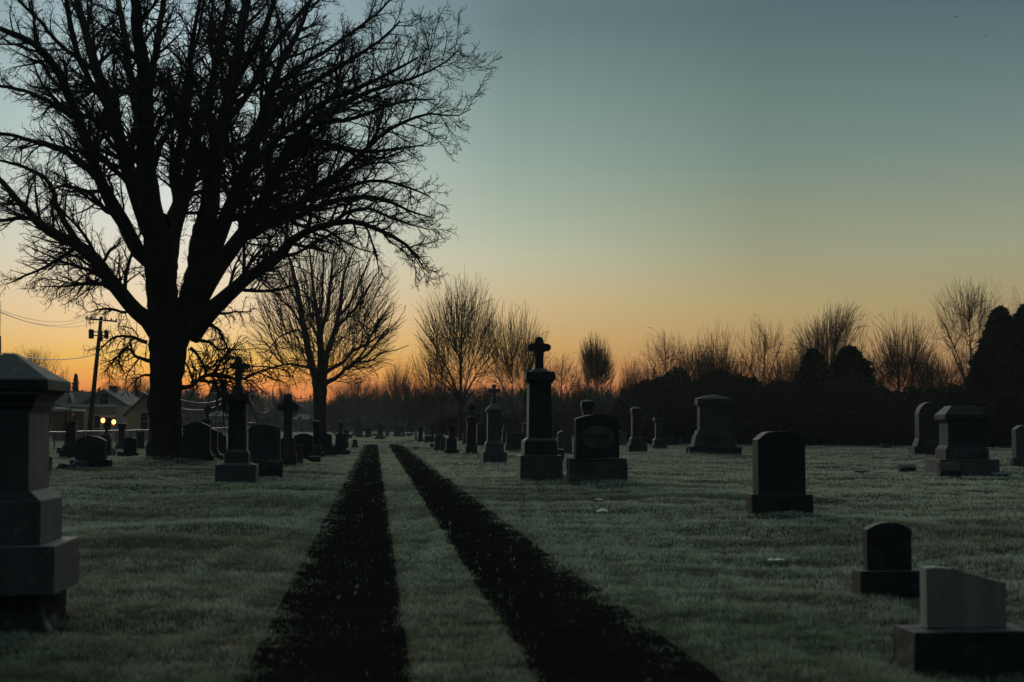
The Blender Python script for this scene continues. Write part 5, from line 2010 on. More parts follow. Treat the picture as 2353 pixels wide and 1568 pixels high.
def fence(p0, p1, h, step, label):
    p0, p1 = Vector(p0), Vector(p1)
    L = (p1 - p0).length
    t = empty('chain_link_fence', p0, math.atan2((p1 - p0).y, (p1 - p0).x), label, 'fence')
    n = int(L / step)

    def rod(bm, a, b_, r, k=6):
        a, b_ = Vector(a), Vector(b_)
        d = b_ - a
        bmesh.ops.create_cone(bm, cap_ends=True, segments=k, radius1=r, radius2=r, depth=d.length, matrix=Matrix.Translation((a + b_) / 2) @ d.to_track_quat('Z', 'Y').to_matrix().to_4x4())
    bm = bmesh.new()
    for i in range(n):
        rod(bm, (i * step, 0, h + .02 * math.sin(i * 1.7)), ((i + 1) * step, 0, h + .02 * math.sin((i + 1) * 1.7)), .032)
    bm_obj('rail', bm, M['metal'], t)
    for i in range(min(n + 1, 100)):
        bm = bmesh.new()
        rod(bm, (i * step, 0, -.2), (i * step, 0, h), .04)
        bm_obj('post', bm, M['dark_metal'], t)
    # the woven wire: crossing diagonals as thin strands
    P, R = [], []
    x = -h
    while x < L:
        for s in (1, -1):
            a, b_ = (x, 0.0), (x + h, h)
            if s < 0:
                a, b_ = (x + h, 0.0), (x, h)
            P.append([(max(0, min(L, a[0])), .004 * s, a[1]), (max(0, min(L, b_[0])), .004 * s, b_[1])])
        x += .22
    P = np.array(P, float)
    R = np.full(P.shape[:2], .0035)
    obj_from_mesh('wire_mesh', branch_mesh('wire_mesh', [(P, R, 3, 0)], M['link']), t)
    return t


fence((-25.3, 60, 0), (-25.3 + ROAD_K * 210, 270, 0), 1.12, 3.0, 'chain-link fence along the street on the left')
_f0, _f1 = at(1420, 975, 122), at(2420, 975, 100)
fence((_f0.x, 122, 0), (_f1.x, 100, 0), 1.5, 3.0, 'chain-link fence along the dark trees on the right')


# ------------------------------------------------------------------ utility poles and their wires
def pole_rod(bm, a, b_, r0, r1, k=10):
    a, b_ = Vector(a), Vector(b_)
    d = b_ - a
    bmesh.ops.create_cone(bm, cap_ends=True, segments=k, radius1=r0, radius2=r1, depth=d.length, matrix=Matrix.Translation((a + b_) / 2) @ d.to_track_quat('Z', 'Y').to_matrix().to_4x4())


def near_pole():
    d = 120.0
    foot = at(204, 975, d)
    t = empty('utility_pole', (foot.x, d, 0), 0, 'leaning utility pole with three transformers left of the great tree', 'utility pole', 'utility poles along the street')
    mp = d / F_PX

    def L(px, py, dy=0.0):
        q = at(px, py, d)
        return Vector((q.x - foot.x, dy, q.z))
    bm = bmesh.new()
    a, b_ = L(205.5, 992), L(232.6, 728)
    a2 = a + (a - b_).normalized() * (a.z / ((b_ - a).normalized().z))
    pole_rod(bm, a2, b_, 6.2 * mp, 4.0 * mp)
    bm_obj('pole', bm, M['wood_pole'], t, smooth=True)
    bm = bmesh.new()
    c0, c1 = L(198, 732.5, -.16), L(270, 739.5, -.16)
    dd = c1 - c0
    m_ = Matrix.Translation((c0 + c1) / 2) @ dd.to_track_quat('X', 'Z').to_matrix().to_4x4()
    bmesh.ops.create_cube(bm, size=1, matrix=m_ @ Matrix.Diagonal((dd.length, .12, .14, 1)))
    arm = bm_obj('crossarm', bm, M['wood_pole'], t)
    for px, py in ((201, 731), (212, 732), (244, 735), (257, 736.5), (268, 738)):
        bm = bmesh.new()
        pole_rod(bm, L(px, py, -.16), L(px, py - 4.5, -.16), .05, .07, 8)
        bm_obj('insulator', bm, M['dark_metal'], arm)
    for s, (px0, px1, py0, py1, dy) in enumerate(((204.6, 216.6, 759, 778.6, -.1), (229.5, 240, 762, 785.5, -.55), (240, 250.3, 761.5, 778.5, -.05))):
        bm = bmesh.new()
        pole_rod(bm, L((px0 + px1) / 2, py1, dy), L((px0 + px1) / 2, py0, dy), (px1 - px0) * mp / 2, (px1 - px0) * mp / 2, 16)
        pole_rod(bm, L((px0 + px1) / 2, py0, dy), L((px0 + px1) / 2, py0 - 1.2, dy), (px1 - px0) * mp * .56, (px1 - px0) * mp * .5, 16)
        tr = bm_obj('transformer', bm, M['dark_metal'], t, smooth=False)
        bm = bmesh.new()
        pole_rod(bm, L((px0 + px1) / 2 - 2, py0 - 1, dy), L((px0 + px1) / 2 - 2, py0 - 4, dy), .04, .03, 6)
        bm_obj('bushing', bm, M['dark_metal'], tr)
    bm = bmesh.new()
    for py in (763, 771):
        pole_rod(bm, L(216, py, -.05), L(241, py + 1, -.05), .05, .05, 6)
    bm_obj('bracket', bm, M['dark_metal'], t)


near_pole()
POLES = [(513, 269, 873, 1.6, 'utility pole left of the tall cross monument'), (576, 283, 880, 2.3, 'utility pole right of the tall cross monument on the left'),
         (627, 347, 896, .8, 'thin pole left of the rustic cross'), (646, 352, 898, .8, 'thin pole behind the left arm of the rustic cross'),
         (668.5, 371, 901, .8, 'thin pole rising behind the head of the rustic cross'), (692, 416, 909, 3.4, 'far utility pole with a crossarm right of the rustic cross')]
for px, d, top, arm, lab in POLES:
    p = at(px, top, d)
    t = empty('utility_pole', (p.x, d, 0), 0, lab, 'utility pole', 'utility poles along the street')
    bm = bmesh.new()
    pole_rod(bm, (0, 0, -.2), (0, 0, p.z), .22, .15)
    bm_obj('pole', bm, M['wood_pole'], t, smooth=True)
    if arm > 1:
        part('crossarm', 'wood_pole', t, [(-arm / 2, arm / 2, -.28, -.16, p.z - 1.0, p.z - .85)])
    else:
        bm = bmesh.new()
        pole_rod(bm, (0, 0, p.z), (0, 0, p.z + .25), .06, .05, 6)
        bm_obj('insulator', bm, M['dark_metal'], t)


def wire(a, b_, sag, r, label, group='overhead wires along the street'):
    a, b_ = Vector(a), Vector(b_)
    n = 26
    P = np.array([[tuple(a.lerp(b_, i / (n - 1)) - Vector((0, 0, sag * 4 * (i / (n - 1)) * (1 - i / (n - 1))))) for i in range(n)]], float)
    o = obj_from_mesh('power_line', branch_mesh('power_line', [(P, np.full((1, n), r), 5, 0)], M['wire']))
    return tag(o, label, 'wire', group)


d0, dn, d1 = 119.8, 75.0, 269.0
for (x0, y0), (x1, y1), s, lab in (((201, 728), (-190, 596), 1.55, 'upper wire from the pole crossarm out to the left edge'), ((212, 729), (-172, 600), 1.8, 'second wire from the pole crossarm out to the left edge'),
                                   ((244, 733), (-140, 640), 1.5, 'lowest of three high wires from the pole to the left edge')):
    wire(at(x0, y0, d0), at(x1, y1, dn), s, .018, lab)
wire(at(226, 813, d0), at(-190, 738, dn), 1.15, .035, 'thick twisted cable from the pole out to the left edge')
for (x0, y0), (x1, y1), s, r, lab in (((257, 733), (506, 880), .8, .016, 'upper wire running back from the leaning pole'), ((268, 735), (520, 881), 1.0, .016, 'second wire running back from the leaning pole'),
                                      ((227, 800), (513, 900), 1.6, .02, 'middle wire running back from the leaning pole'), ((226, 814), (513, 915), 2.2, .03, 'low wire sagging behind the great tree'),
                                      ((225, 830), (513, 925), 2.6, .03, 'lowest wire sagging behind the great tree')):
    wire(at(x0, y0, d0), at(x1, y1, d1), s, r, lab)
for (y0, y1, s, r, lab) in ((893, 898, .9, .02, 'high wire between two poles behind the tall cross on the left'), (914, 920, 1.2, .03, 'low wire between two poles behind the tall cross on the left')):
    wire(at(513, y0, 269), at(576, y1, 283), s, r, lab)
for (y0, y1, s, r, lab) in ((922, 932, 2.0, .035, 'bright sagging wire left of the rustic cross'), (919, 928, 1.5, .02, 'dim sagging wire left of the rustic cross'), (890, 900, 1.6, .02, 'high sagging wire left of the rustic cross')):
    wire(at(576, y0, 283), at(627, y1, 347), s, r, lab)


def radio_mast():
    d = 240.0
    p = at(1.6, 690, d)
    t = empty('lattice_mast', (p.x, d, 0), 0, 'thin lattice radio mast at the left edge of the photo', 'mast')
    H = p.z
    bm = bmesh.new()
    w = .28
    k = H * .62
    for x, y in ((-w, -w * .6), (w, -w * .6), (0, w)):
        pole_rod(bm, (x, y, -.2), (x * .8, y * .8, k), .06, .05, 5)
    z = 1.0
    while z < k:
        pole_rod(bm, (-w, -w * .6, z), (w, -w * .6, z + .0), .035, .035, 4)
        pole_rod(bm, (-w, -w * .6, z), (w, -w * .6, z + 1.2), .03, .03, 4)
        z += 1.2
    bm_obj('lattice', bm, M['dark_metal'], t)
    bm = bmesh.new()
    pole_rod(bm, (0, 0, k - .5), (0, 0, k + 2.5), .30, .2, 8)
    pole_rod(bm, (0, 0, k + 2.5), (0, 0, H), .06, .03, 6)
    bm_obj('antenna', bm, M['dark_metal'], t)


radio_mast()


# ------------------------------------------------------------------ stop sign, van, dim cars
def stop_sign():
    d = 285.0
    p = at(580.5, 966.5, d)
    t = empty('stop_sign', (p.x, d, 0), 0, 'red octagonal stop sign at the end of the street', 'road sign')
    bm = bmesh.new()
    pole_rod(bm, (0, .06, -.2), (0, .06, p.z + .5), .05, .05, 8)
    bm_obj('post', bm, M['metal'], t)
    for nm, r, y0, mt in (('border', .50, -.02, 'white_paint'), ('plate', .455, -.035, 'sign_red')):
        bm = bmesh.new()
        prism(bm, [(r * math.cos(math.radians(22.5 + 45 * i)), p.z + r * math.sin(math.radians(22.5 + 45 * i))) for i in range(8)], .02, y0)
        bm_obj(nm, bm, M[mt], t)
    me = text_mesh('STOP', .66, .28, .004)
    me.materials.append(M['white_paint'])
    o = obj_from_mesh('lettering', me, t)
    o.location = (0, -.048, p.z)


M['sign_red'] = plain('red_sign', (.42, .03, .035), .5, .1, 8)
stop_sign()
M['car_white'] = plain('white_car_paint', (.55, .57, .58), .3, .05, 3, spec=.5)
M['car_dark'] = plain('dark_car_paint', (.05, .06, .08), .25, .1, 3, spec=.6)
M['car_blue'] = plain('blue_grey_car_paint', (.12, .15, .19), .25, .1, 3, spec=.6)
M['rubber'] = plain('tyre_rubber', (.02, .02, .02), .9, .2, 10, spec=.2)


def car(px, py_base, d, paint, label, rz, prof, length, name):
    c = at(px, 975, d)
    t = empty(name, (c.x, d, .012), rz, label, 'van' if 'van' in name else 'car')
    w = 1.75
    bm = bmesh.new()
    prism(bm, [(x * length, z) for x, z in prof], w, 0, .05)
    bm_obj('body', bm, M[paint], t)
    top = max(z for _, z in prof)
    for s in (-1, 1):
        bm = bmesh.new()
        xs = [x for x, z in prof if z > top * .93]
        x0, x1 = min(xs) * length, max(xs) * length
        prism(bm, [(x0 - .35, top * .62), (x1 + .45, top * .62), (x1, top * .93), (x0, top * .93)], .02, s * (w / 2 + .012))
        bm_obj('window', bm, M['glass'], t)
        for x in (-.31, .31):
            bm = bmesh.new()
            bmesh.ops.create_cone(bm, cap_ends=True, segments=16, radius1=.32, radius2=.32, depth=.2, matrix=Matrix.Translation((x * length, s * (w / 2 - .06), .32)) @ Matrix.Rotation(math.pi / 2, 4, 'X'))
            wh = bm_obj('wheel', bm, M['rubber'], t)
            bm = bmesh.new()
            bmesh.ops.create_cone(bm, cap_ends=True, segments=12, radius1=.19, radius2=.17, depth=.04, matrix=Matrix.Translation((x * length, s * (w / 2 + .06), .32)) @ Matrix.Rotation(math.pi / 2, 4, 'X'))
            bm_obj('rim', bm, M['metal'], wh)
    return t


VAN = [(-.5, .3), (.5, .3), (.5, .85), (.44, 1.05), (.34, 1.15), (.25, 1.85), (-.46, 1.95), (-.5, 1.8)]
SEDAN = [(-.5, .28), (.5, .28), (.5, .62), (.46, .78), (.26, .88), (.12, 1.34), (-.18, 1.42), (-.34, 1.0), (-.47, .93), (-.5, .75)]
car(570, 980, 240.0, 'car_white', 'white van parked by the stop sign', 1.25, VAN, 4.8, 'parked_van')
car(1800, 990, 126.0, 'car_blue', 'dim car behind the far fence above the black headstone', .1, SEDAN, 4.4, 'parked_car')
car(1838, 990, 130.0, 'car_dark', 'dark car behind the far fence right of the first', .1, SEDAN, 4.4, 'parked_car')

# ------------------------------------------------------------------ the thin white post, litter, puddle
def white_post():
    p = ground_at(922.4, 1007.6)
    mpp = m_per_px(p.x, p.y)
    bm = bmesh.new()
    pole_rod(bm, (0, 0, -.1), (0, 0, 13.6 * mpp), 1.0 * mpp, .95 * mpp, 10)
    o = bm_obj('marker_post', bm, M['white_paint'], None)
    o.location = (p.x, p.y, 0)
    tag(o, 'thin white post beside the far track', 'post')


white_post()


def crumple(bm, w, d, h, seed):
    bmesh.ops.create_grid(bm, x_segments=9, y_segments=7, size=.5)
    r = random.Random(seed)
    from mathutils import noise as mn
    for v in bm.verts:
        q = Vector((v.co.x * 3 + seed, v.co.y * 3, seed * .7))
        e = 1 - (2 * max(abs(v.co.x), abs(v.co.y))) ** 3
        v.co = Vector((v.co.x * w * (1 + .25 * mn.noise(q + Vector((5, 0, 0)))), v.co.y * d * (1 + .3 * mn.noise(q + Vector((0, 7, 0)))), (abs(mn.noise(q * 1.4)) * 1.3 + .25 * e) * h + .03))


M['paper'] = plain('white_plastic', (.75, .76, .76), .5, .08, 12)
for i, (px, py, w, h, lab) in enumerate(((1384, 1180, 27, 11, 'crumpled white plastic lying on the right lawn, larger of two'), (1377, 1155, 17, 6, 'smaller white scrap behind the crumpled plastic on the right lawn'),
                                         (1785, 1287, 36, 6, 'flattened white scrap on the lawn below the black headstone'), (945, 1147, 6, 3.5, 'tiny white scrap on the grass strip of the drive'),
                                         (1060, 1070, 12, 2, 'flat white scrap on the grass left of the tall cross'))):
    p = ground_at(px, py)
    mpp = m_per_px(p.x, p.y)
    bm = bmesh.new()
    crumple(bm, w * mpp, w * mpp * .8, h * mpp * .8, i * 3.3 + 1)
    bmesh.ops.solidify(bm, geom=bm.faces[:], thickness=.004)
    o = bm_obj('litter', bm, M['paper'], None, smooth=True)
    o.location = (p.x, p.y + .05, float(ground_h(p.x, p.y)) + .035)
    tag(o, lab, 'litter', 'white scraps lying on the grass')


def puddle():
    p = ground_at(897.5, 1022.3)
    bm = bmesh.new()
    n = 20
    vs = [bm.verts.new((.26 * math.cos(2 * math.pi * i / n) * (1 + .2 * math.sin(3 * i)), 1.1 * math.sin(2 * math.pi * i / n) * (1 + .15 * math.sin(2.1 * i)), 0)) for i in range(n)]
    bm.faces.new(vs)
    m, nt, b = mat_new('still_water')
    b.inputs['Base Color'].default_value = (.01, .011, .012, 1)
    b.inputs['Roughness'].default_value = .04
    o = bm_obj('puddle', bm, m, None)
    o.location = (p.x, p.y, .03)
    tag(o, 'small puddle shining at the end of the right wheel rut', 'puddle', kind='structure')


puddle()


# ------------------------------------------------------------------ two birds
def bird(px, py, d, span, rz, up, label):
    p = at(px, py, d)
    t = empty('bird', p, rz, label, 'bird', 'birds flying in the upper right')
    bm = bmesh.new()
    n = 10
    L = span * .55
    rings = []
    for u, r in ((-.5, .02), (-.42, .07), (-.25, .11), (0, .14), (.22, .12), (.36, .09), (.43, .085), (.5, .03), (.56, .008)):
        rings.append([bm.verts.new((r * L * math.cos(2 * math.pi * i / n), u * L, r * L * .9 * math.sin(2 * math.pi * i / n))) for i in range(n)])
    for a, b_ in zip(rings[:-1], rings[1:]):
        for i in range(n):
            bm.faces.new((a[i], a[(i + 1) % n], b_[(i + 1) % n], b_[i]))
    bm.faces.new(rings[-1])
    bm.faces.new(list(reversed(rings[0])))
    for x in (-1, 1):   # forked tail
        bm.faces.new([bm.verts.new(q) for q in ((0, -.42 * L, .01), (x * .05 * L, -.46 * L, .01), (x * .16 * L, -.8 * L, 0), (x * .03 * L, -.74 * L, 0))])
    bm_obj('body', bm, M['door_dark'], t, smooth=True)
    for s in (-1, 1):
        bm = bmesh.new()
        k = up if s > 0 else up * .7
        rows = [(.05, .24, -.16, 0), (.28, .26, -.13, k * .28), (.55, .17, -.12, k * .5), (.8, -.02, -.2, k * .62), (1.0, -.2, -.24, k * .66)]
        top, bot = [], []
        for u, f, b_, z in rows:
            for lst, dz in ((top, .012), (bot, -.012)):
                lst.append((bm.verts.new((s * u * span / 2, f * L, z * span / 2 + dz * span)), bm.verts.new((s * u * span / 2, b_ * L, z * span / 2 + dz * .4 * span))))
        for i in range(len(rows) - 1):
            bm.faces.new((top[i][0], top[i + 1][0], top[i + 1][1], top[i][1]))
            bm.faces.new((bot[i][1], bot[i + 1][1], bot[i + 1][0], bot[i][0]))
            bm.faces.new((top[i][0], bot[i][0], bot[i + 1][0], top[i + 1][0]))
            bm.faces.new((top[i][1], top[i + 1][1], bot[i + 1][1], bot[i][1]))
        bm.faces.new((top[-1][0], bot[-1][0], bot[-1][1], top[-1][1]))
        bm_obj('wing', bm, M['door_dark'], t, smooth=True)
    return t


bird(2195.5, 39, 110.0, .34, .9, .75, 'left and higher of two small birds in the upper right sky')
bird(2264.5, 81, 110.0, .34, -.5, -.45, 'right and lower of two small birds in the upper right sky')
# ================================================================== the trees around the cemetery, evergreens, far woods
TREES = 'bare trees around the cemetery'
# (kind, centre px, top px, distance, crown width px, turn, label)
for a in [
    ('ash', 78, 799, 210, 128, .4, 'dense round bare tree far left behind the huge stepped monument'),
    ('brush', 148, 852, 215, 44, .9, 'thin bushy tree left of the little spruce'),
    ('oak', 258, 868, 205, 70, 2.2, 'low bare tree behind the gabled house'),
    ('ash', 318, 862, 200, 74, 4.0, 'low bare tree just left of the great trunk'),
    ('brush', 450, 872, 290, 66, .2, 'small bare tree far off right of the great trunk'),
    ('maple', 1060, 626, 134, 205, .7, 'tall bare tree in the middle with ascending branches'),
    ('maple2', 1186, 700, 152, 158, 2.6, 'bare tree just left of the tall cross monument'),
    ('clump', 1002, 788, 140, 150, 1.2, 'multi-stemmed bare tree left of the tall middle tree'),
    ('poplar', 918, 818, 235, 92, 2.0, 'slim bare tree right of the robed statue'),
    ('maple', 822, 858, 270, 108, 3.2, 'distant bare tree behind the two rugged brown pillars'),
    ('poplar', 872, 862, 290, 60, .3, 'distant narrow bare tree between two others beyond the statue'),
    ('brush', 778, 884, 250, 60, 1.0, 'low bare tree right of the trunk of the tall bare tree'),
    ('poplar', 655, 868, 330, 46, 2.4, 'slim distant tree left of the trunk of the tall bare tree'),
    ('oak', 1290, 822, 150, 118, .6, 'dense bare tree just right of the tall cross monument'),
    ('fan', 1372, 779, 175, 124, .9, 'two-stemmed bare tree with rounded heads above the oval headstone'),
    ('brush', 1338, 852, 165, 92, 2.8, 'low twiggy tree left below the two-stemmed tree'),
    ('poplar', 1452, 806, 140, 74, .8, 'sparse young tree left of the dark wood'),
    ('oak', 1530, 770, 128, 138, 3.6, 'bare tree with a drooping head at the left of the dark wood'),
    ('clump', 1590, 780, 122, 130, .2, 'brushy tree in the left part of the dark wood'),
    ('poplar', 1646, 735, 132, 122, 1.9, 'upright brush-like tree above the family monument'),
    ('oak', 1756, 745, 118, 136, 4.4, 'spreading dark tree with a forked trunk above the black headstone'),
    ('vase', 1898, 713, 132, 196, 3.1, 'wide vase-shaped bare tree over the dark wood'),
    ('clump', 1832, 790, 120, 110, 2.2, 'low brushy tree between the spreading and the vase-shaped tree'),
    ('maple2', 2074, 718, 126, 168, .5, 'bare tree with fanned branches left of the tallest right-hand tree'),
    ('ash', 2228, 646, 116, 190, 5.1, 'tallest right-hand bare tree with crooked branches'),
    ('clump', 2130, 806, 120, 120, 4.0, 'brushy tree under the fanned one on the right'),
    ('poplar', 2352, 652, 128, 90, 3.3, 'bare tree cut by the right edge above the dark evergreens'),
    ('clump', 1500, 830, 150, 150, 1.1, 'brushy tree in the back row left behind the drooping one'),
    ('oak', 1610, 800, 158, 170, 2.4, 'bare tree in the back row behind the family monument'),
    ('clump', 1700, 800, 150, 150, 3.9, 'brushy tree in the back row left of the spreading tree'),
    ('clump', 1800, 806, 152, 160, 5.0, 'brushy tree in the back row right of the spreading tree'),
    ('oak', 1890, 790, 160, 190, .9, 'bare tree in the back row under the vase-shaped one'),
    ('clump', 1985, 800, 148, 160, 2.9, 'brushy tree in the back row right of the broad evergreen'),
    ('oak', 2065, 800, 155, 180, 4.2, 'bare tree in the back row below the fanned one'),
    ('clump', 2165, 810, 146, 170, .3, 'brushy tree in the back row left below the tallest right-hand tree'),
    ('oak', 2250, 800, 150, 170, 1.3, 'bare tree in the back row below the tallest right-hand tree'),
]:
    kind, cx, top, d, w, rz, lab = a
    place_tree(kind, 'bare_tree', cx, top, d, w, rz, lab, TREES)


# ------------------------------------------------------------------ evergreens made of many small sprays
def sprays(rng, pts, nrm, size, jitter=.6):
    """small leaning triangles at pts: vertices and faces"""
    n = len(pts)
    a = unit(rng.normal(size=(n, 3)) + nrm * .8)
    b = unit(np.cross(a, rng.normal(size=(n, 3))))
    s = size * rng.uniform(.5, 1.4, (n, 1))
    V = np.empty((n, 3, 3))
    V[:, 0] = pts - b * s * .35
    V[:, 1] = pts + b * s * .35
    V[:, 2] = pts + a * s
    return V.reshape(-1, 3), np.arange(n * 3).reshape(n, 3)


def spray_mesh(name, rng, pts, nrm, size, mat):
    V, F = sprays(rng, pts, nrm, size)
    return np_mesh(name, V, [F], mat)


def cone_crown(rng, n, H, W, lobes=9, power=.5, fill=.45):
    """points through a dense upright evergreen crown with a ragged outline"""
    z = rng.uniform(0.02, 1, n) ** 1.15
    az = rng.uniform(0, 2 * np.pi, n)
    edge = np.minimum((1 - z) ** power, .92 - .25 * (.35 - z).clip(0, 1)) * (1 + .22 * np.sin(az * 5 + z * 17) * np.sin(az * 2 - z * 9) + .16 * np.sin(z * 37 + az * 4) + .10 * np.sin(z * 71 - az * 7))
    rr = edge * np.sqrt(rng.uniform(fill ** 2, 1, n)) * (1 + .10 * np.abs(rng.normal(size=n)))
    p = np.stack([np.cos(az) * rr * W / 2, np.sin(az) * rr * W / 2, z * H], -1)
    nm = np.stack([np.cos(az), np.sin(az), np.full(n, .8)], -1)
    return p, unit(nm)


def blob_crown(rng, n, H, W, lumps=12, z0=.05):
    """points through an uneven rounded mass made of several lumps"""
    c = np.stack([rng.uniform(-.34, .34, lumps) * W, rng.uniform(-.34, .34, lumps) * W, (z0 + (1 - z0) * rng.uniform(.15, .82, lumps)) * H], -1)
    r = rng.uniform(.16, .30, lumps) * min(W, H)
    i = rng.integers(0, lumps, n)
    d = unit(rng.normal(size=(n, 3)))
    p = c[i] + d * (r[i] * rng.uniform(.45, 1.0, n) ** .5)[:, None]
    keep = p[:, 2] > 0
    return p[keep], d[keep]


def evergreen_proto(seed, kind, H, W, n, size):
    rng = np.random.default_rng(seed)
    tr = np.array([[[0, 0, -.1], [0, 0, H * .35], [.02, 0, H * .75]]], float)
    trR = np.array([[W * .035, W * .028, W * .01]])
    if kind == 'cone':
        p, nm = cone_crown(rng, n, H, W)
    elif kind == 'spruce':
        tiers = 15
        P, R = [], []
        for t in range(tiers):
            z = H * (.10 + .86 * t / tiers)
            L = W / 2 * (1 - (t / tiers)) ** .85
            k = 9 if t < 10 else 6
            for j in range(k):
                az = j * 2 * np.pi / k + t * .7 + rng.uniform(-.2, .2)
                e = L * rng.uniform(.75, 1.1)
                d = np.array([math.cos(az), math.sin(az), 0])
                P.append([np.array([0, 0, z]), d * e * .5 + [0, 0, z - .08 * e], d * e + [0, 0, z - .12 * e]])
                R.append([.04, .03, .012])
        P, R = np.array(P), np.array(R)
        m = n // len(P)
        pts = []
        for q in P:
            u = rng.uniform(.08, 1, m)[:, None]
            c = q[0] * (1 - u) + q[2] * u
            c[:, 2] -= np.abs(rng.normal(0, .18, m)) * (1 - u[:, 0] * .3)
            c[:, :2] += rng.normal(0, .09, (m, 2)) * np.linalg.norm(q[2] - q[0])
            pts.append(c)
        p = np.concatenate(pts)
        nm = unit(np.stack([p[:, 0], p[:, 1], np.full(len(p), -.3)], -1))
        crown = spray_mesh('crown', rng, p, nm, size, M['needles'])
        trunk = branch_mesh('trunk', [(tr, trR, 7, 0), (P, R, 4, 0)], M['bark'])
        return dict(H=H, W=W, trunk=trunk, crown=crown)
    else:
        p, nm = blob_crown(rng, n, H, W, 16)
    crown = spray_mesh('crown', rng, p, nm, size, M['needles' if kind == 'cone' else 'dark_leaf'])
    trunk = branch_mesh('trunk', [(tr, trR, 7, 0)], M['bark'])
    return dict(H=H, W=W, trunk=trunk, crown=crown)


PROTO['cone'] = evergreen_proto(1, 'cone', 10, 4.2, 26000, .32)
PROTO['spruce'] = evergreen_proto(2, 'spruce', 9, 4.4, 14000, .34)
PROTO['blob'] = evergreen_proto(3, 'blob', 6, 6, 16000, .34)
PROTO['blob2'] = evergreen_proto(9, 'blob', 6, 7, 16000, .36)

place_tree('spruce', 'spruce_tree', 174.5, 847, 195, 40, .3, 'little spruce standing against the orange sky on the left', None)
place_tree('cone', 'evergreen_tree', 2298, 712, 104, 140, 1.0, 'tall dark evergreen at the right, left one of the close pair', 'tall dark evergreens at the right edge')
place_tree('cone', 'evergreen_tree', 2360, 704, 102, 140, 2.5, 'tall dark evergreen cut by the right edge', 'tall dark evergreens at the right edge')
place_tree('cone', 'evergreen_tree', 2262, 800, 100, 110, 4.0, 'shorter evergreen leaning on the left of the tall pair', 'tall dark evergreens at the right edge')
place_tree('cone', 'evergreen_tree', 1952, 800, 112, 150, .5, 'broad pointed evergreen in the middle of the dark wood', None)
place_tree('cone', 'evergreen_tree', 1868, 806, 114, 110, 3.0, 'pointed evergreen left of the broad one in the dark wood', None)
place_tree('blob', 'evergreen_tree', 505, 880, 300, 50, .4, 'dark round evergreen left of the tall cross on the left', None)

# dark shrubs under the trees on the right; each is one bush
_sh = [(1478, 905, 118, 120), (1525, 850, 121, 130), (1585, 840, 117, 150), (1650, 838, 119, 160), (1715, 858, 115, 140), (1700, 905, 111, 160), (1790, 868, 116, 150), (1620, 905, 112, 170),
       (1850, 862, 113, 150), (1540, 920, 110, 150), (1910, 868, 111, 150), (1780, 915, 108, 160), (1990, 858, 109, 150), (2030, 905, 108, 150), (1890, 915, 106, 160), (2080, 880, 107, 140),
       (2150, 880, 106, 150), (2120, 920, 104, 150), (2210, 872, 104, 130), (1970, 915, 104, 150), (2240, 900, 101, 150), (2300, 880, 98, 160), (2350, 895, 97, 150), (1460, 940, 126, 120),
       (1400, 925, 165, 130), (1330, 930, 170, 130), (1260, 930, 168, 120), (1200, 935, 175, 120), (1130, 935, 165, 120), (1060, 930, 160, 110)]
_where = ['under the sparse young tree', 'under the bare tree with a drooping head', 'left above the family monument', 'right behind the family monument roof', 'right of the family monument', 'low before the forked trunk',
          'above the black headstone', 'just behind the family monument', 'right above the black headstone', 'left of the family monument', 'left under the vase-shaped tree', 'behind the black headstone',
          'right under the broad pointed evergreen', 'behind the square dark headstone', 'left of the flat marker by the fence', 'left of the round-topped monument', 'above the round-topped monument',
          'left behind the round-topped monument', 'above the hip-roofed monument', 'behind the low tapered stub', 'right of the hip-roofed monument', 'under the tall pair of evergreens', 'at the right edge',
          'at the left end of the dark wood', 'far behind the oval headstone', 'far behind the square-topped pillar', 'far right of the tall cross', 'far left of the tall cross', 'far behind the gabled monument', 'under the multi-stemmed tree']
for i, ((cx, top, d, w), wh) in enumerate(zip(_sh, _where)):
    place_tree('blob' if i % 2 else 'blob2', 'dark_shrub', cx, top + 18, d, w, i * 1.7, 'dark leafy shrub ' + wh, 'dark shrubs under the trees', cat='shrub')
# bare thickets along the fence
for i, (cx, top, d, w, wh) in enumerate([(1990, 935, 101, 100, 'behind the flat marker'), (2060, 930, 100, 110, 'beside the round-topped monument'), (1560, 930, 124, 110, 'behind the ball-topped stone'),
                                         (1240, 880, 150, 110, 'behind the tall cross'), (1420, 880, 140, 110, 'right of the two-stemmed tree'), (1110, 880, 160, 120, 'under the tall middle tree'),
                                         (950, 880, 210, 100, 'beyond the fork of the drive'), (1480, 880, 112, 130, 'at the left end of the dark wood'), (1545, 850, 109, 130, 'below the drooping bare tree'), (1640, 850, 110, 140, 'above the family monument'), (1720, 862, 108, 130, 'left above the black headstone'), (1790, 866, 107, 140, 'right above the black headstone'), (1920, 862, 106, 140, 'before the broad evergreen'), (2000, 870, 104, 130, 'above the square dark headstone'), (2140, 868, 102, 140, 'above the round-topped monument'), (2215, 870, 100, 130, 'above the hip-roofed monument'), (1340, 900, 160, 120, 'behind the square-topped pillar')]):
    place_tree('brush', 'bare_thicket', cx, top, d, w, i * 2.1, 'bare twiggy thicket ' + wh, 'bare thickets along the fence', cat='shrub')


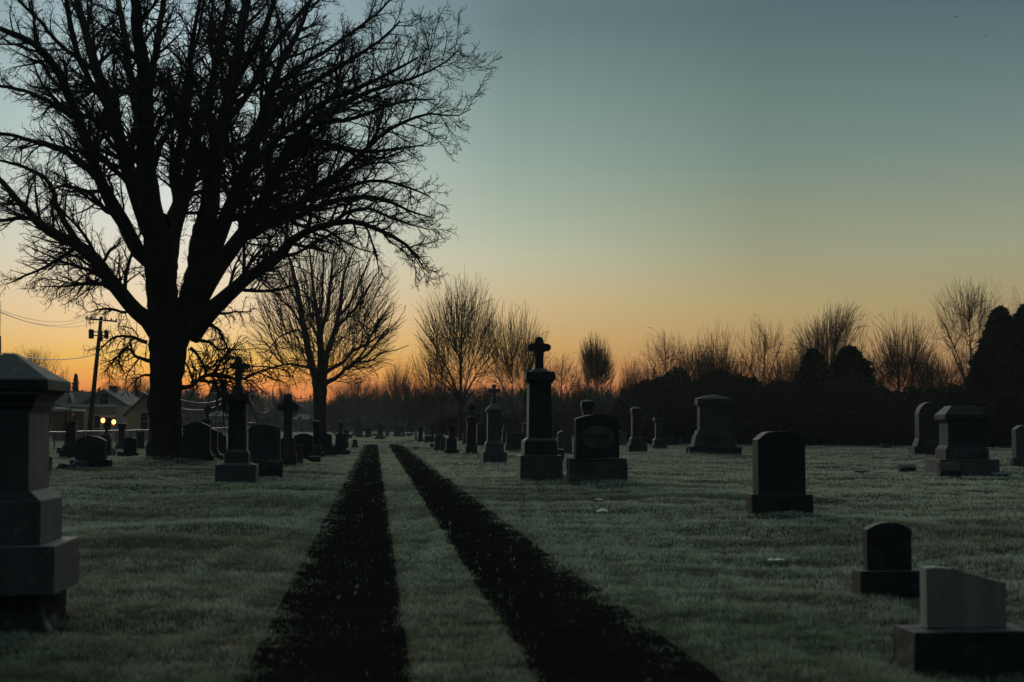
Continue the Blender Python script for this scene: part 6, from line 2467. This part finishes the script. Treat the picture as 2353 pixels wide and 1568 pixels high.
# ------------------------------------------------------------------ the woods on the horizon: one mass
def far_woods():
    rng = np.random.default_rng(77)
    Vs, Fs, off = [], [], 0

    def add(V, F):
        nonlocal off
        Vs.append(V)
        Fs.append(F + off)
        off += len(V)
    # leafless tops: upright sprays of twigs, and denser bodies below them
    def band(px0, px1, d0, d1, top_fn, n_tree, dens):
        for _ in range(n_tree):
            px = rng.uniform(px0, px1)
            d = rng.uniform(d0, d1)
            top = top_fn(px) + rng.uniform(0, 16)
            q = at(px, top, d)
            H = max(q.z, 2.5)
            W = H * rng.uniform(.7, 1.2)
            n = int(dens)
            # twigs fanning out from the trunk
            az = rng.uniform(0, 6.28, n)
            u = rng.uniform(.15, 1, n)
            pol = rng.uniform(0, 1.0, n)
            base = np.stack([np.zeros(n), np.zeros(n), H * (.25 + .35 * u)], -1)
            ln = H * (.2 + .35 * (1 - pol * .5))
            dirv = np.stack([np.cos(az) * np.sin(pol), np.sin(az) * np.sin(pol), np.cos(pol)], -1)
            b0 = base + dirv * np.array([W / H, W / H, 1]) * (ln * rng.uniform(.1, .9, n))[:, None]
            b0[:, 2] = np.minimum(b0[:, 2], H * .93)
            w_ = .030 * d / 200
            side = unit(np.cross(dirv, rng.normal(size=(n, 3))))
            t = unit(dirv + rng.normal(0, .25, (n, 3)))
            V = np.empty((n, 3, 3))
            V[:, 0] = b0 - side * w_
            V[:, 1] = b0 + side * w_
            V[:, 2] = b0 + t * (H * rng.uniform(.08, .2, n))[:, None]
            V += np.array([q.x, d, 0])
            add(V.reshape(-1, 3), np.arange(n * 3).reshape(n, 3))
            # the shaded body of brush at its foot
            m = int(dens * 1.1)
            p = np.stack([rng.normal(0, W * .38, m), rng.normal(0, W * .3, m), np.abs(rng.normal(0, H * .26, m))], -1) + np.array([q.x, d, 0])
            V2, F2 = sprays(rng, p, np.tile([0, 0, 1.0], (m, 1)), .0032 * d)
            add(V2, F2)

    def prof(px):
        xs = [-80, 100, 250, 420, 520, 600, 660, 740, 800, 860, 920, 960, 1040, 1150, 1250, 1330, 1450, 1700, 2400]
        ys = [905, 895, 890, 890, 893, 890, 905, 905, 902, 905, 902, 890, 885, 890, 885, 885, 890, 900, 900]
        return np.interp(px, xs, ys)
    band(-120, 1500, 390, 520, prof, 260, 420)
    band(-60, 1450, 300, 380, lambda p: prof(p) + 16, 120, 420)
    me = np_mesh('far_woods', np.concatenate(Vs), [np.concatenate(Fs)], M['twig'])
    tag(obj_from_mesh('far_woods', me), 'bare woods along the horizon beyond the cemetery', 'woods', kind='stuff')


far_woods()
# ================================================================== the thin morning mist
def haze(density):
    bm = bmesh.new()
    frustum(bm, -1.6, 30.0, 900, 900, 640, 640, 0, 260)
    m = bpy.data.materials.new('mist')
    m.use_nodes = True
    nt = m.node_tree
    nt.nodes.clear()
    v = nt.nodes.new('ShaderNodeVolumePrincipled')
    v.inputs['Color'].default_value = (.86, .95, .95, 1)
    v.inputs['Density'].default_value = density
    v.inputs['Anisotropy'].default_value = .2
    o = nt.nodes.new('ShaderNodeOutputMaterial')
    nt.links.new(v.outputs[0], o.inputs['Volume'])
    h = bm_obj('haze', bm, m)
    tag(h, 'thin grey morning mist over the cemetery', 'haze', kind='stuff')


haze(.00027)
